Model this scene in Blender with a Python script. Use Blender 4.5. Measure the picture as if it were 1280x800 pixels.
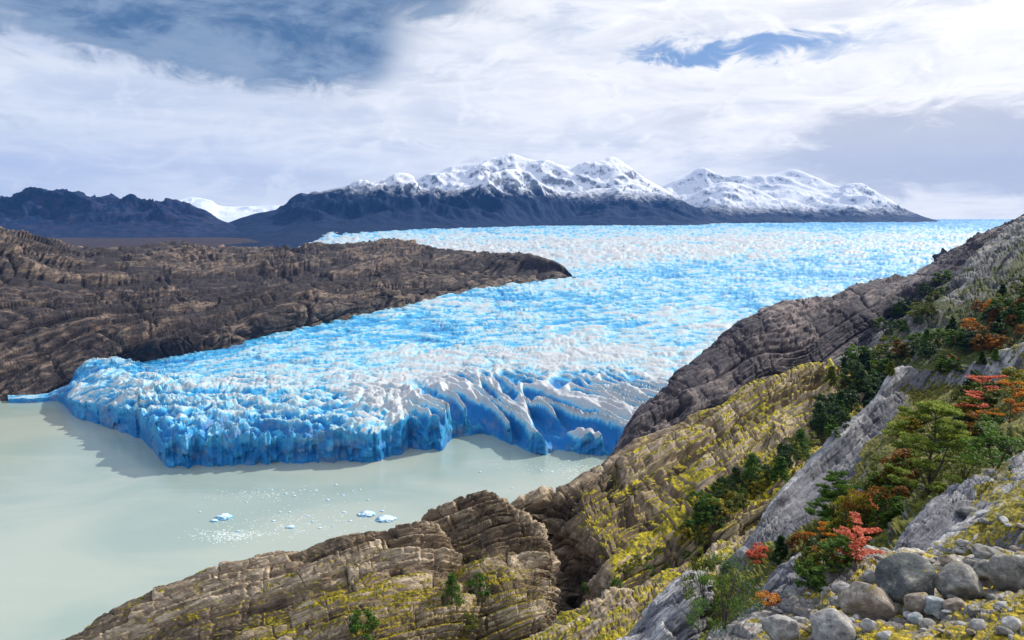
import bpy, math, random
import numpy as np
from mathutils import Vector, Matrix
from mathutils.bvhtree import BVHTree

for o in list(bpy.data.objects):
    bpy.data.objects.remove(o, do_unlink=True)
SC = bpy.context.scene
COL = SC.collection
rad = math.radians

# ------------------------------------------------------------------ camera
CAM_Z = 200.0
PITCH = rad(8.42)
FPX = 853.33            # focal length in photograph pixels (24 mm on 36 mm, 1280 wide)
cam_d = bpy.data.cameras.new('camera')
cam_d.lens = 24; cam_d.sensor_width = 36
cam_d.clip_start = 0.3; cam_d.clip_end = 80000
cam = bpy.data.objects.new('camera', cam_d)
cam.location = (0, 0, CAM_Z)
cam.rotation_euler = (rad(90) - PITCH, 0, 0)
COL.objects.link(cam)
SC.camera = cam
SC.render.resolution_x = 1024; SC.render.resolution_y = 640
SC.view_settings.view_transform = 'Standard'
SC.view_settings.look = 'None'
SC.view_settings.exposure = 0.06
SC.view_settings.gamma = 1.0
SC.view_settings.use_curve_mapping = False
SC.cycles.max_bounces = 6
SC.cycles.diffuse_bounces = 3
SC.cycles.volume_bounces = 0
SC.cycles.use_denoising = True

CP, SP = math.cos(PITCH), math.sin(PITCH)
def slope_of(px, py):
    a = (px - 640) / FPX; b = (400 - py) / FPX
    f = CP + b * SP; u = b * CP - SP
    return a / f, u / f
def P(px, py, Y):
    """world point seen in the photograph at px,py and Y metres ahead"""
    a, u = slope_of(px, py)
    return (Y * a, Y, CAM_Z + Y * u)
def Yat(px, py, z):
    a, u = slope_of(px, py)
    return (z - CAM_Z) / u

# ------------------------------------------------------------------ sun and sky
SUN_AZ, SUN_EL = 56.0, 33.0          # degrees right of the view direction, above the horizon
sd = Vector((math.sin(rad(SUN_AZ)) * math.cos(rad(SUN_EL)), math.cos(rad(SUN_AZ)) * math.cos(rad(SUN_EL)), math.sin(rad(SUN_EL))))
sun_d = bpy.data.lights.new('sun', 'SUN')
sun_d.energy = 5.0; sun_d.angle = rad(0.53); sun_d.color = (1.0, 0.93, 0.82)
sun = bpy.data.objects.new('sun', sun_d)
sun.rotation_euler = (-sd).to_track_quat('-Z', 'Y').to_euler()
COL.objects.link(sun)

class NT:
    """small helper for node trees"""
    def __init__(s, tree):
        s.t = tree; s.n = tree.nodes; s.l = tree.links
    def new(s, typ, **kw):
        n = s.n.new(typ)
        for k, v in kw.items(): setattr(n, k, v)
        return n
    def put(s, sock, v):
        if isinstance(v, bpy.types.NodeSocket): s.l.new(v, sock)
        else:
            if sock.type == 'RGBA' and not isinstance(v, (int, float)) and len(v) == 3: v = (*v, 1)
            sock.default_value = v
    def m(s, op, a, b=0.0, c=0.0, clamp=False):
        n = s.new('ShaderNodeMath', operation=op, use_clamp=clamp)
        s.put(n.inputs[0], a); s.put(n.inputs[1], b); s.put(n.inputs[2], c)
        return n.outputs[0]
    def mix(s, f, a, b, mode='MIX'):
        n = s.new('ShaderNodeMix', data_type='RGBA', blend_type=mode)
        s.put(n.inputs[0], f); s.put(n.inputs[6], a); s.put(n.inputs[7], b)
        return n.outputs[2]
    def smooth(s, x, lo, hi):
        n = s.new('ShaderNodeMapRange', interpolation_type='SMOOTHSTEP')
        s.put(n.inputs[0], x); n.inputs[1].default_value = lo; n.inputs[2].default_value = hi
        return n.outputs[0]
    def vmul(s, v, sc):
        n = s.new('ShaderNodeVectorMath', operation='MULTIPLY')
        s.put(n.inputs[0], v); n.inputs[1].default_value = sc
        return n.outputs[0]
    def noise(s, v, scale, detail=6, rough=0.55, dist=0.0):
        n = s.new('ShaderNodeTexNoise')
        s.put(n.inputs['Vector'], v); n.inputs['Scale'].default_value = scale
        n.inputs['Detail'].default_value = detail; n.inputs['Roughness'].default_value = rough
        n.inputs['Distortion'].default_value = dist
        return n.outputs['Fac']
    def attr(s, name):
        n = s.new('ShaderNodeAttribute', attribute_name=name)
        return n.outputs['Fac']

world = bpy.data.worlds.new('World'); SC.world = world; world.use_nodes = True
w = NT(world.node_tree); w.n.clear()
wout = w.new('ShaderNodeOutputWorld'); bg = w.new('ShaderNodeBackground')
WS = 0.1
bg.inputs['Strength'].default_value = WS
w.l.new(bg.outputs[0], wout.inputs[0])
sky = w.new('ShaderNodeTexSky', sky_type='NISHITA')
sky.sun_disc = False; sky.sun_elevation = rad(SUN_EL); sky.sun_rotation = rad(SUN_AZ); sky.altitude = 200
tc = w.new('ShaderNodeTexCoord')
sep = w.new('ShaderNodeSeparateXYZ'); w.l.new(tc.outputs['Generated'], sep.inputs[0])
dx, dy, dz = sep.outputs
az = w.m('MULTIPLY', w.m('ARCTAN2', dx, dy), 180 / math.pi)
el = w.m('MULTIPLY', w.m('ARCSINE', dz), 180 / math.pi)
def azel(px, py):
    x, y, z = P(px, py, 1.0); z -= CAM_Z
    return math.degrees(math.atan2(x, y)), math.degrees(math.asin(z / math.sqrt(x * x + y * y + z * z)))
stretch = w.vmul(tc.outputs['Generated'], (1.0, 1.0, 3.2))
nbig = w.noise(stretch, 2.6, 8, 0.6, 0.4)
nmid = w.noise(stretch, 7.0, 9, 0.62, 0.6)
streak = w.noise(w.vmul(tc.outputs['Generated'], (1.0, 1.0, 7.0)), 3.0, 8, 0.6, 0.8)
nwisp = w.noise(w.vmul(tc.outputs['Generated'], (1.0, 1.0, 2.0)), 13.0, 8, 0.6, 1.2)
azw = w.m('ADD', az, w.m('MULTIPLY', w.m('SUBTRACT', nmid, 0.5), 9.0))
elw = w.m('ADD', el, w.m('MULTIPLY', w.m('SUBTRACT', nwisp, 0.5), 5.5))
def blob(px, py, wx, wy, amp=1.0):
    a0, e0 = azel(px, py); sx = wx / 15.0; sy = wy / 15.0
    qa = w.m('POWER', w.m('ABSOLUTE', w.m('DIVIDE', w.m('SUBTRACT', azw, a0), sx)), 2.0)
    qe = w.m('POWER', w.m('ABSOLUTE', w.m('DIVIDE', w.m('SUBTRACT', elw, e0), sy)), 2.0)
    return w.m('MULTIPLY', w.m('EXPONENT', w.m('MULTIPLY', w.m('ADD', qa, qe), -1.0)), amp)
def total(*bl):
    s = bl[0]
    for b in bl[1:]: s = w.m('ADD', s, b)
    return s
K = 1.0 / WS
def kc(r, g, b): return (r * K, g * K, b * K, 1)
# general overcast: lavender grey to white, brighter towards the sun side
side = w.smooth(az, -38, 30)
base_c = w.mix(side, kc(.80, .85, .94), kc(1.14, 1.12, 1.10))
shade_c = w.mix(side, kc(.60, .67, .83), kc(.80, .83, .91))
cl = w.mix(w.smooth(w.m('ADD', w.m('MULTIPLY', streak, .6), w.m('MULTIPLY', nmid, .4)), 0.36, 0.62), shade_c, base_c)
cl = w.mix(w.m('MULTIPLY', w.smooth(nwisp, .48, .70), .6), cl, w.mix(side, kc(.86, .90, .99), kc(1.22, 1.20, 1.16)))
# clear gaps of blue sky
gap = total(blob(930, 58, 130, 16, 1.5), blob(700, 38, 80, 28, .75), blob(1060, 62, 90, 14, .55), blob(830, 74, 80, 9, .8), blob(20, 25, 60, 35, .5), blob(560, -110, 300, 45, 1.2))
gap = w.m('ADD', gap, w.m('MULTIPLY', w.smooth(el, 17, 34), .85))      # more open sky higher up, where the sun breaks through
gapm = w.smooth(w.m('ADD', gap, w.m('MULTIPLY', w.m('SUBTRACT', streak, .55), 2.6)), .30, 1.65)
blue = w.mix(0.55, sky.outputs[0], kc(.10, .27, .66))
cl = w.mix(gapm, cl, blue)
# heavy blue grey cloud at the upper left, pale violet bank at the right
dk = total(blob(160, 8, 150, 46, 1.4), blob(300, 34, 120, 46, 1.2), blob(400, 58, 85, 46, 1.3), blob(530, -5, 90, 30, .7), blob(300, -70, 300, 50, .9))
dkm = w.smooth(w.m('ADD', dk, w.m('MULTIPLY', w.m('SUBTRACT', nmid, .5), 2.4)), .12, 1.15)
cl = w.mix(w.m('MULTIPLY', dkm, .95), cl, w.mix(w.smooth(w.m('ADD', w.m('MULTIPLY', nmid, .7), w.m('MULTIPLY', nwisp, .3)), .40, .60), kc(.06, .15, .31), kc(.24, .34, .50)))
rk = total(blob(1240, 178, 170, 34, 1.0), blob(1070, 190, 110, 28, .7), blob(1180, 222, 110, 20, .5), blob(850, 150, 50, 16, .4), blob(1500, 150, 200, 60, .8))
rkm = w.smooth(w.m('ADD', rk, w.m('MULTIPLY', w.m('SUBTRACT', nmid, .5), 1.8)), .15, 1.15)
cl = w.mix(w.m('MULTIPLY', rkm, .85), cl, kc(.58, .61, .71))
w.l.new(cl, bg.inputs['Color'])

# ------------------------------------------------------------------ numpy noise
RNG = np.random.default_rng(7)
_G = RNG.normal(size=(4096, 3)).astype(np.float32); _G /= np.linalg.norm(_G, axis=1)[:, None]
def _h(ix, iy, iz):
    return ((ix * 73856093) ^ (iy * 19349663) ^ (iz * 83492791)) & 4095
def pn(p):
    """gradient noise, about -1..1; p is (N,3)"""
    p = np.asarray(p, np.float32)
    i = np.floor(p); f = p - i; i = i.astype(np.int32)
    u = f * f * f * (f * (f * 6 - 15) + 10)
    x0 = i[:, 0] * np.int32(73856093); y0 = i[:, 1] * np.int32(19349663); z0 = i[:, 2] * np.int32(83492791)
    xs = (x0, x0 + np.int32(73856093)); ys = (y0, y0 + np.int32(19349663)); zs = (z0, z0 + np.int32(83492791))
    wx = (1 - u[:, 0], u[:, 0]); wy = (1 - u[:, 1], u[:, 1]); wz = (1 - u[:, 2], u[:, 2])
    fx = (f[:, 0], f[:, 0] - 1); fy = (f[:, 1], f[:, 1] - 1); fz = (f[:, 2], f[:, 2] - 1)
    acc = np.zeros(len(p), np.float32)
    for cx in (0, 1):
        for cy in (0, 1):
            xy = xs[cx] ^ ys[cy]; wxy = wx[cx] * wy[cy]
            for cz in (0, 1):
                h = (xy ^ zs[cz]) & 4095
                acc += (_GX[h] * fx[cx] + _GY[h] * fy[cy] + _GZ[h] * fz[cz]) * wxy * wz[cz]
    return acc * 1.5
_GX, _GY, _GZ = (np.ascontiguousarray(_G[:, k]) for k in range(3))
def fbm(p, octv=4, gain=0.5, lac=2.03, ridged=False):
    a = 1.0; s = 0; t = 0; q = p.copy()
    for k in range(octv):
        n = pn(q + 17.3 * k)
        if ridged: n = 1 - 2 * np.abs(n)
        s = s + a * n; t += a; a *= gain; q = q * lac
    return s / t
def rnd(i, j, k=0):
    i = i.astype(np.int64); j = j.astype(np.int64)
    h = (i * 374761393 + j * 668265263 + k * 2147483647) & 0xffffffff
    h = ((h ^ (h >> 13)) * 1274126177) & 0xffffffff
    return ((h ^ (h >> 16)) & 0xffff) / 65535.0
def sstep(x, a, b):
    t = np.clip((x - a) / (b - a), 0, 1); return t * t * (3 - 2 * t)
def unit(v):
    v = np.array(v, float); return v / np.linalg.norm(v)

# ------------------------------------------------------------------ mesh helpers
def make_mesh(name, co, faces, mat, attrs=None, smooth=False):
    me = bpy.data.meshes.new(name)
    co = np.asarray(co, np.float32); faces = np.asarray(faces, np.int32)
    n = faces.shape[1]
    me.vertices.add(len(co)); me.vertices.foreach_set('co', co.ravel())
    me.loops.add(faces.size); me.loops.foreach_set('vertex_index', faces.ravel())
    me.polygons.add(len(faces)); me.polygons.foreach_set('loop_start', np.arange(0, faces.size, n, dtype=np.int32))
    if attrs:
        for k, (dom, v) in attrs.items():
            at = me.attributes.new(k, 'FLOAT', dom); at.data.foreach_set('value', np.asarray(v, np.float32).ravel())
    me.update(calc_edges=True)
    if smooth: me.polygons.foreach_set('use_smooth', np.ones(len(faces), bool))
    if mat: me.materials.append(mat)
    return me
def link(name, me, parent=None, loc=None):
    o = bpy.data.objects.new(name, me); COL.objects.link(o)
    if parent: o.parent = parent
    if loc is not None: o.location = loc
    return o
def tag(o, label=None, cat=None, group=None, kind=None):
    if label: o['label'] = label
    if cat: o['category'] = cat
    if group: o['group'] = group
    if kind: o['kind'] = kind
    return o
def grid_faces(nr, nc):
    i = np.arange(nr - 1)[:, None] * nc + np.arange(nc - 1)[None, :]
    i = i.ravel()
    return np.stack([i, i + 1, i + nc + 1, i + nc], 1)

def cr(pts, n_out, even=None):
    """Catmull-Rom through rows of an array (K, ...) resampled to n_out rows"""
    Kn = len(pts); t = np.linspace(0, Kn - 1, n_out) if even is None else even
    i = np.clip(np.floor(t).astype(int), 0, Kn - 2); f = t - i
    f = f.reshape((-1,) + (1,) * (pts.ndim - 1))
    p1 = pts[i]; p2 = pts[i + 1]
    p0 = np.where((i > 0).reshape(f.shape), pts[np.maximum(i - 1, 0)], 2 * p1 - p2)
    p3 = np.where((i < Kn - 2).reshape(f.shape), pts[np.minimum(i + 2, Kn - 1)], 2 * p2 - p1)
    tn = 0.40
    m1 = (p2 - p0) * tn; m2 = (p3 - p1) * tn
    return (2*f**3 - 3*f**2 + 1) * p1 + (f**3 - 2*f**2 + f) * m1 + (-2*f**3 + 3*f**2) * p2 + (f**3 - f**2) * m2

def drop(row, dY, dz, moss=None):
    """the same directions dY metres farther and dz metres higher (world points)"""
    out = []
    for p in row:
        x, y, z = P(*p[:3]) if p[0] != 'w' else p[1:4]
        k = (y + dY) / y if abs(y) > 1e-3 else 1
        out.append(('w', x * k, y + dY, z + dz, moss if moss is not None else (p[3] if p[0] != 'w' and len(p) > 3 else .5)))
    return out

BV_V, BV_F = [], []
def project(co):
    Y = co[..., 1] * CP - (co[..., 2] - CAM_Z) * SP
    Y = np.maximum(Y, 0.5)
    px = 640 + FPX * co[..., 0] / Y
    v = co[..., 1] * SP + (co[..., 2] - CAM_Z) * CP
    return px, 400 - FPX * v / Y

def loft(rows, spacing=1.2, ncol=None):
    """rows of points, each row resampled along its length, then blended across; returns co (R,C,3), moss (R,C)"""
    arr = []
    wid = 0
    for r in rows:
        a = []
        for p in r:
            if p[0] == 'w': a.append([p[1], p[2], p[3], p[4] if len(p) > 4 else .5])
            else: a.append([*P(*p[:3]), p[3] if len(p) > 3 else .5])
        arr.append(np.array(a, float))
    for a in arr:
        x, y = project(a[:, :3]); x = np.clip(x, -150, 1430); y = np.clip(y, 0, 950)
        wid = max(wid, np.sum(np.hypot(np.diff(x), np.diff(y))))
    nc = ncol or int(wid / spacing) + 2
    res = []
    for a in arr:
        x, y = project(a[:, :3]); s = np.concatenate([[0], np.cumsum(np.hypot(np.diff(x), np.diff(y)) + 1e-3)])
        s = s / s[-1]
        u = np.linspace(0, 1, nc)
        res.append(cr(a, nc, np.interp(u, s, np.arange(len(a)))))
    R = np.stack(res)          # (K, nc, 4)
    ts = []
    for k in range(len(rows) - 1):
        x, y = project(R[k:k+2, :, :3]); x = np.clip(x, -150, 1430); y = np.clip(y, 0, 950)
        L = np.percentile(np.hypot(x[1] - x[0], y[1] - y[0]), 85)
        D3 = np.median(np.linalg.norm(R[k + 1, :, :3] - R[k, :, :3], axis=-1)) / np.median(R[k, :, 1].clip(2)) * FPX
        n = int(max(L / spacing, min(D3 / (spacing * 6), 60), 6))
        ts.append(k + np.arange(n) / n)
    ts.append([len(rows) - 1.0]); ts = np.concatenate(ts)
    G = cr(R, None, ts)
    return G[..., :3], np.clip(G[..., 3], 0, 1)

def normals(co):
    du = np.gradient(co, axis=1); dv = np.gradient(co, axis=0)
    n = np.cross(du, dv); n /= (np.linalg.norm(n, axis=-1, keepdims=True) + 1e-9)
    return n

def rock_surface(co, S, strata_n, strike, amp=1.0, block=1.0, layer=1.0, big=1.0, elong=3.0, seed=0, bias=0.0):
    """displace a lofted sheet into bedded, jointed rock. S = size in metres of a typical block"""
    sh = co.shape; n = normals(co)
    # face the camera side
    view = np.array([0, 0, CAM_Z + 400]) - co
    flip = np.sign(np.sum(n * view, -1, keepdims=True)); flip[flip == 0] = 1; n = n * flip
    p = co.reshape(-1, 3)
    N = unit(strata_n); T = unit(strike); W = np.cross(N, T)
    s = p @ N; t = p @ T; w_ = p @ W
    s = s + pn(p / (S * 14) + 11 + seed) * S * 1.2 + pn(p / (S * 1.6) + 3) * S * .10
    t = t + pn(p / (S * 5) + 31 + seed) * S * 1.2; w_ = w_ + pn(p / (S * 4) + 57 + seed) * S * .8 + pn(p / (S * .9) + 5) * S * .15
    d = 0; vary = 0
    for k, (sc, a) in enumerate(((4.4, 2.9), (1.4, 1.0), (.55, .40))):
        ly = s / (S * sc * .55 * layer) + .31 * k; li = np.floor(ly); lf = ly - li
        tt = t / (S * sc * elong) + rnd(li, li * 0, 3 + k) * 7; ti = np.floor(tt); tf = tt - ti
        ww = w_ / (S * sc * 1.7) + rnd(li, ti, 9 + k) * 5; wi = np.floor(ww); wf = ww - wi
        r = rnd(li * 31 + wi, ti, k + seed)
        edge = np.minimum(np.minimum(lf, 1 - lf) * 1.0, np.minimum(np.minimum(tf, 1 - tf) * elong * 1.8, np.minimum(wf, 1 - wf) * 2.9))
        joint = sstep(edge, 0.0, .16)
        tilt = (lf - .5) * (.9 + .9 * rnd(li, ti, 21 + k)) + (wf - .5) * (rnd(wi, ti, 5 + k) - .5) * 1.4
        d = d + a * S * .40 * block * (r - .5 + tilt * .7 - .60 * (1 - joint))
        vary = vary + a * r
    vary = vary / 4.3
    # cross joints and areas worn smooth
    for kk, (dv, pitch_, dep) in enumerate(((T * .8 + W * .5 + N * .2, 3.1, .9), (T * .6 - W * .7 + N * .3, 4.3, .8), (T * .3 + W * .9, 1.7, .4))):
        cqx = (p @ unit(dv)) / (S * pitch_ * max(1, elong * .45)) + .35 * pn(p / (S * 3) + 90 + kk); fr_ = np.abs(cqx - np.round(cqx)) * pitch_ * max(1, elong * .45)
        d = d - dep * S * .55 * block * np.exp(-(fr_ / .16) ** 2) * (pn(p / (S * 6) + 33 * kk) > -.12)
    worn = sstep(pn(p / (S * 8) + 123 + seed), -.25, .3)
    d = d * (.55 + .6 * worn)
    ani = np.stack([s / (S * 4), t / (S * 4 * max(1, elong * .6)), w_ / (S * 5)], 1)
    d = d + big * S * (1.7 * pn(p / (S * 10) + 70 + seed) + 1.3 * (fbm(ani + 40, 4, .5, ridged=True) - .38))
    fine = fbm(ani * 7, 3, .6)
    d = d + S * .14 * fine
    d = ((d + bias * S) * amp).reshape(sh[:2])
    out = co + n * d[..., None]
    return out, vary.reshape(sh[:2]), fine.reshape(sh[:2])

def add_bvh(co, step=3):
    c = co[::step, ::step]; r, k = c.shape[:2]
    b = len(BV_V); BV_V.extend(map(tuple, c.reshape(-1, 3).tolist()))
    BV_F.extend((grid_faces(r, k) + b).tolist())

def sheet(name, co, mat, attrs, kind='structure', label=None, cat=None, group=None, smooth=False, bvh=True):
    R_, C_ = co.shape[:2]
    f = grid_faces(R_, C_)
    n = normals(co)[R_ // 2, C_ // 2]; view = np.array([0, 0, 600.]) - co[R_ // 2, C_ // 2]
    if np.dot(n, view) < 0: f = f[:, ::-1]
    # the nearest sheet is seen from a shifted origin so that coordinates stay precise
    me = make_mesh(name, co.reshape(-1, 3), f, mat, {k: ('POINT', v) for k, v in attrs.items()}, smooth)
    o = link(name, me)
    tag(o, label, cat, group, kind)
    if bvh: add_bvh(co)
    return o

ST = (.78, .54, .33)          # strike of the bedding: beds rise to the upper right of the picture
STR_N = unit((-.60, .68, .31)); STR_N = unit(STR_N - unit(ST) * (STR_N @ unit(ST)))
ST1 = unit((.94, .27, .21)); N1 = unit(np.cross(ST1, (-.15, -.65, .75))); N1 = -N1   # lower left ridge
# ------------------------------------------------------------------ materials
def new_mat(name, rough=0.9, spec=0.3):
    m = bpy.data.materials.new(name); m.use_nodes = True
    t = NT(m.node_tree); b = t.n['Principled BSDF']
    b.inputs['Roughness'].default_value = rough
    b.inputs['Specular IOR Level'].default_value = spec
    return m, t, b
def add_bump(t, b, h, dist, strength=1.0):
    n = t.new('ShaderNodeBump'); n.inputs['Strength'].default_value = strength; n.inputs['Distance'].default_value = dist
    t.put(n.inputs['Height'], h); t.l.new(n.outputs[0], b.inputs['Normal'])

def rock_mat(name, S, dark, mid, light, moss=True, mcols=((.22, .19, .010), (.62, .50, .012), (.06, .08, .010)), lo=.25, spec=.3, rough=.85, up=(.35, .85), stain=None, strata=None, strike=None, moss_t=1.60, vw=.30):
    m, t, b = new_mat(name, rough, spec)
    g = t.new('ShaderNodeNewGeometry'); pos = g.outputs['Position']
    sp = t.new('ShaderNodeSeparateXYZ'); t.l.new(g.outputs['Normal'], sp.inputs[0])
    bed = unit(strata if strata is not None else (0, 0, 1)); stv = unit(strike if strike is not None else ST); stv = unit(stv - bed * (stv @ bed)); wv_ = np.cross(bed, stv)
    def dt(v, k):
        d = t.new('ShaderNodeVectorMath', operation='DOT_PRODUCT'); t.put(d.inputs[0], pos); d.inputs[1].default_value = v * k
        return d.outputs['Value']
    cv_ = t.new('ShaderNodeCombineXYZ'); t.put(cv_.inputs[0], dt(bed, 1.25)); t.put(cv_.inputs[1], dt(stv, .27 if strata is not None else .8)); t.put(cv_.inputs[2], dt(wv_, .9))
    fr = cv_.outputs[0]
    n1 = t.noise(pos, .22 / S, 5, .6); n2 = t.noise(fr, 1.1 / S, 9, .72, .25); n3 = t.noise(fr, 4.2 / S, 7, .75)
    v = t.attr('vary')
    k = t.m('ADD', t.m('MULTIPLY', n2, .75), t.m('ADD', t.m('ADD', t.m('MULTIPLY', v, vw), (.42 - vw) * .5), t.m('MULTIPLY', n1, .25)))
    c = t.mix(t.smooth(k, .50, .72), dark, mid)
    c = t.mix(t.smooth(k, .70, .92), c, light)
    if strata is not None:
        wv = t.new('ShaderNodeCombineXYZ'); t.put(wv.inputs[0], t.m('MULTIPLY', dt(bed, 1.0), 1 / S)); t.put(wv.inputs[1], t.m('MULTIPLY', n1, 1.5))
        ns = t.noise(wv.outputs[0], 1.3, 7, .7)
        c = t.mix(t.m('MULTIPLY', t.smooth(ns, .52, .64), .65), c, tuple(x * .38 for x in dark))
        c = t.mix(t.m('MULTIPLY', t.smooth(ns, .40, .30), .5), c, light)
    # dark lichen speckle, also painting shade contrast into the rock colour
    c = t.mix(t.m('MULTIPLY', t.smooth(n3, .56, .66), .7), c, tuple(x * .35 for x in dark))
    c = t.mix(t.m('MULTIPLY', t.smooth(n3, .42, .34), .5), c, light)
    if stain:
        c = t.mix(t.m('MULTIPLY', t.smooth(t.noise(pos, .5 / S, 6, .65), .60, .70), .7), c, stain)
    if moss:
        ma = t.attr('moss')
        nm = t.m('ADD', t.m('MULTIPLY', t.noise(fr, .5 / S, 8, .7, .4), .6), t.m('MULTIPLY', t.noise(pos, .30 / S, 6, .6), .4)); nc = t.noise(pos, 1.9 / S, 6, .7)
        upf = t.smooth(sp.outputs[2], *up)
        mm = t.m('ADD', t.m('MULTIPLY', upf, .62), t.m('ADD', t.m('MULTIPLY', nm, 1.5), t.m('MULTIPLY', ma, .75)))
        mask = t.smooth(mm, moss_t, moss_t + .09)
        mc = t.mix(t.smooth(nc, .36, .50), mcols[2], mcols[0])
        mc = t.mix(t.smooth(nc, .48, .62), mc, mcols[1])
        c = t.mix(mask, c, mc)
    t.l.new(c, b.inputs['Base Color'])
    hh = t.m('ADD', t.m('MULTIPLY', n2, 1.0), t.m('MULTIPLY', n3, .35))
    add_bump(t, b, hh, S * .35, .9)
    return m

# ================================================================== LAKE
m_lake, t, b = new_mat('milky_water', .16, .5)
g = t.new('ShaderNodeNewGeometry'); pos = g.outputs['Position']
n1 = t.noise(t.vmul(pos, (1, 1.6, 1)), .006, 4, .5, .6); n2 = t.noise(pos, .05, 5, .6)
n3 = t.noise(t.vmul(pos, (.5, 1.6, 1)), .02, 6, .6, .8)
c = t.mix(t.smooth(n1, .38, .62), (.29, .375, .335), (.38, .435, .375))
c = t.mix(t.m('MULTIPLY', t.smooth(n3, .5, .7), .35), c, (.42, .47, .41))
t.l.new(c, b.inputs['Base Color'])
nb = t.noise(t.vmul(pos, (1, 1.8, 1)), .8, 5, .65, .2)
add_bump(t, b, t.m('ADD', nb, t.m('MULTIPLY', n2, 3.0)), .05, .55)
me = make_mesh('lake', [(-24000, -3000, 0), (24000, -3000, 0), (24000, 12800, 0), (-24000, 12800, 0)], [(0, 1, 2, 3)], m_lake)
tag(link('lake', me), 'milky grey green glacial lake water', kind='structure')
me = make_mesh('ground', [(-24000, -3000, -40), (24000, -3000, -40), (24000, 12800, -40), (-24000, 12800, -40)], [(0, 1, 2, 3)], None)
m_bed, t, b = new_mat('lake_bed', .9); b.inputs['Base Color'].default_value = (.2, .2, .17, 1)
me.materials.append(m_bed); tag(link('ground', me), kind='structure')

# ================================================================== GLACIER
def zg(Y):
    return np.interp(Y, [450, 540, 700, 850, 1000, 1250, 1600, 2200, 3000, 5000, 8000, 12500], [22, 25, 29, 34, 42, 54, 70, 84, 99, 127, 158, 193])
front = [(8, 503), (40, 503), (70, 501), (78, 507), (88, 520), (112, 527), (135, 536), (158, 543), (170, 547), (180, 557), (189, 571), (198, 582), (225, 583), (270, 581), (330, 579), (380, 577), (430, 576), (468, 577), (482, 571), (500, 565), (512, 558), (530, 561), (552, 563), (562, 549), (580, 543), (602, 541), (622, 548), (640, 556), (660, 564), (680, 567), (705, 563), (730, 566), (765, 569), (800, 572), (850, 570), (950, 560), (1290, 540)]
def build_glacier():
    fx = np.array([f[0] for f in front], float); fy = np.array([Yat(f[0], f[1], 0.0) for f in front])
    px = np.arange(8, 1292, .95)
    Yf = np.interp(px, fx, fy)
    jag = pn(np.stack([px / 13, px * 0, px * 0], 1)) * 9 + pn(np.stack([px / 4.5, px * 0 + 5, px * 0], 1)) * 4.5 + pn(np.stack([px / 30, px * 0 + 9, px * 0], 1)) * 8
    edge_th = sstep(px, 72, 120)
    Yf = Yf + jag * .6 * (.25 + .75 * edge_th)
    # ratios of distance behind the front
    ys = [0.0]; Y = 560.0
    while Y < 12500:
        dY = Y * min(.0125, Y * .78 / (FPX * max(200 - float(zg(Y)), 25)) * 1.0)
        Y += dY; ys.append(Y - 560)
    inner = np.array(ys)
    scale = (12500 - Yf) / (12500 - 560)
    ker = np.exp(-np.linspace(-2.2, 2.2, 91) ** 2); ker /= ker.sum()
    Ys = np.convolve(np.pad(Yf, 45, mode='edge'), ker, 'valid')
    sc_s = (12500 - Ys) / (12500 - 560)
    Yin = Ys[None, :] + inner[:, None] * sc_s[None, :]
    gap_ = (Yf - Ys)[None, :]; dec = np.exp(-inner / 70.)[:, None]
    Yin = Yin + gap_ * dec
    a = ((px - 640) / FPX) / (CP + (400 - 480) / FPX * SP)   # nearly constant azimuth slope per column
    X = Yin * a[None, :]
    p = np.stack([X.ravel(), Yin.ravel(), np.zeros(X.size)], 1)
    Yr = Yin.ravel(); PX = np.broadcast_to(px, X.shape).ravel()
    # orientation of crevasses: fan near the right front, transverse elsewhere
    fan = sstep(PX, 400, 560) * (1 - sstep(Yr, 640, 780)) * .98
    wp = np.stack([pn(p / 90 + 4), pn(p / 90 + 9), p[:, 2]], 1) * 22
    q = p + wp
    ang = np.where(fan > 0, .0, 0)
    def lay(L, stx, th, off):
        """noise of wavelength L, stretched stx times along direction th (radians from +X)"""
        ct, st = math.cos(th), math.sin(th)
        u = (q[:, 0] * ct + q[:, 1] * st) / (L * stx); v = (-q[:, 0] * st + q[:, 1] * ct) / L
        return pn(np.stack([u, v, np.full_like(u, off)], 1))
    h = np.zeros_like(Yr); wht = np.zeros_like(Yr)
    for L, off in ((9, 1.), (17, 2.), (33, 3.), (64, 4.), (125, 5.), (240, 6.)):
        # keep features whose size in the picture is readable
        rel = L / Yr
        wgt = sstep(rel, .006, .013) * (1 - sstep(rel, .045, .11))
        if L <= 17: wgt = np.maximum(wgt, (Yr < 900) * sstep(rel, .006, .013))
        if not (wgt > 0).any(): continue
        n_iso = lay(L * .8, 3.4, .20, off)
        n_b = lay(L * .8, 1.2, 1.2, off + 20)
        n_fan = lay(L * .8, 5.5, -1.12, off + 40)
        n = n_iso * (1 - fan) + n_fan * fan
        rid = 1 - np.abs(n) * 2.4
        crack = np.clip(np.abs(n) * 4.5, 0, 1)
        crk2 = np.clip(np.abs(n_b) * 4.5, 0, 1)
        A = np.minimum(L, 75) * .42 * wgt
        if L > 40: A = A * .8
        A = A * (1 - .38 * sstep(Yr, 620, 760) * (1 - sstep(Yr, 1500, 2500)))
        h += A * (np.clip(rid, -1, 1) * .55 * (.6 + .4 * fan) + (crack * (.6 + .4 * crk2) - .7) * .65)
    fr_m = sstep(PX, 490, 590) * (1 - sstep(Yr, 600, 800))
    cu = (Yr - 560) * .006
    fu = (q[:, 0] * np.cos(-1.05 + cu) + q[:, 1] * np.sin(-1.05 + cu)) / 170.; fv = (-q[:, 0] * np.sin(-1.05) + q[:, 1] * np.cos(-1.05)) / 14.5
    fr_p = pn(np.stack([fu, fv, fu * 0 + 3], 1)); fr_n = 1.9 * np.exp(-(fr_p / .22) ** 2) - .95 + .22 * pn(p / 12 + 2)
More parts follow.
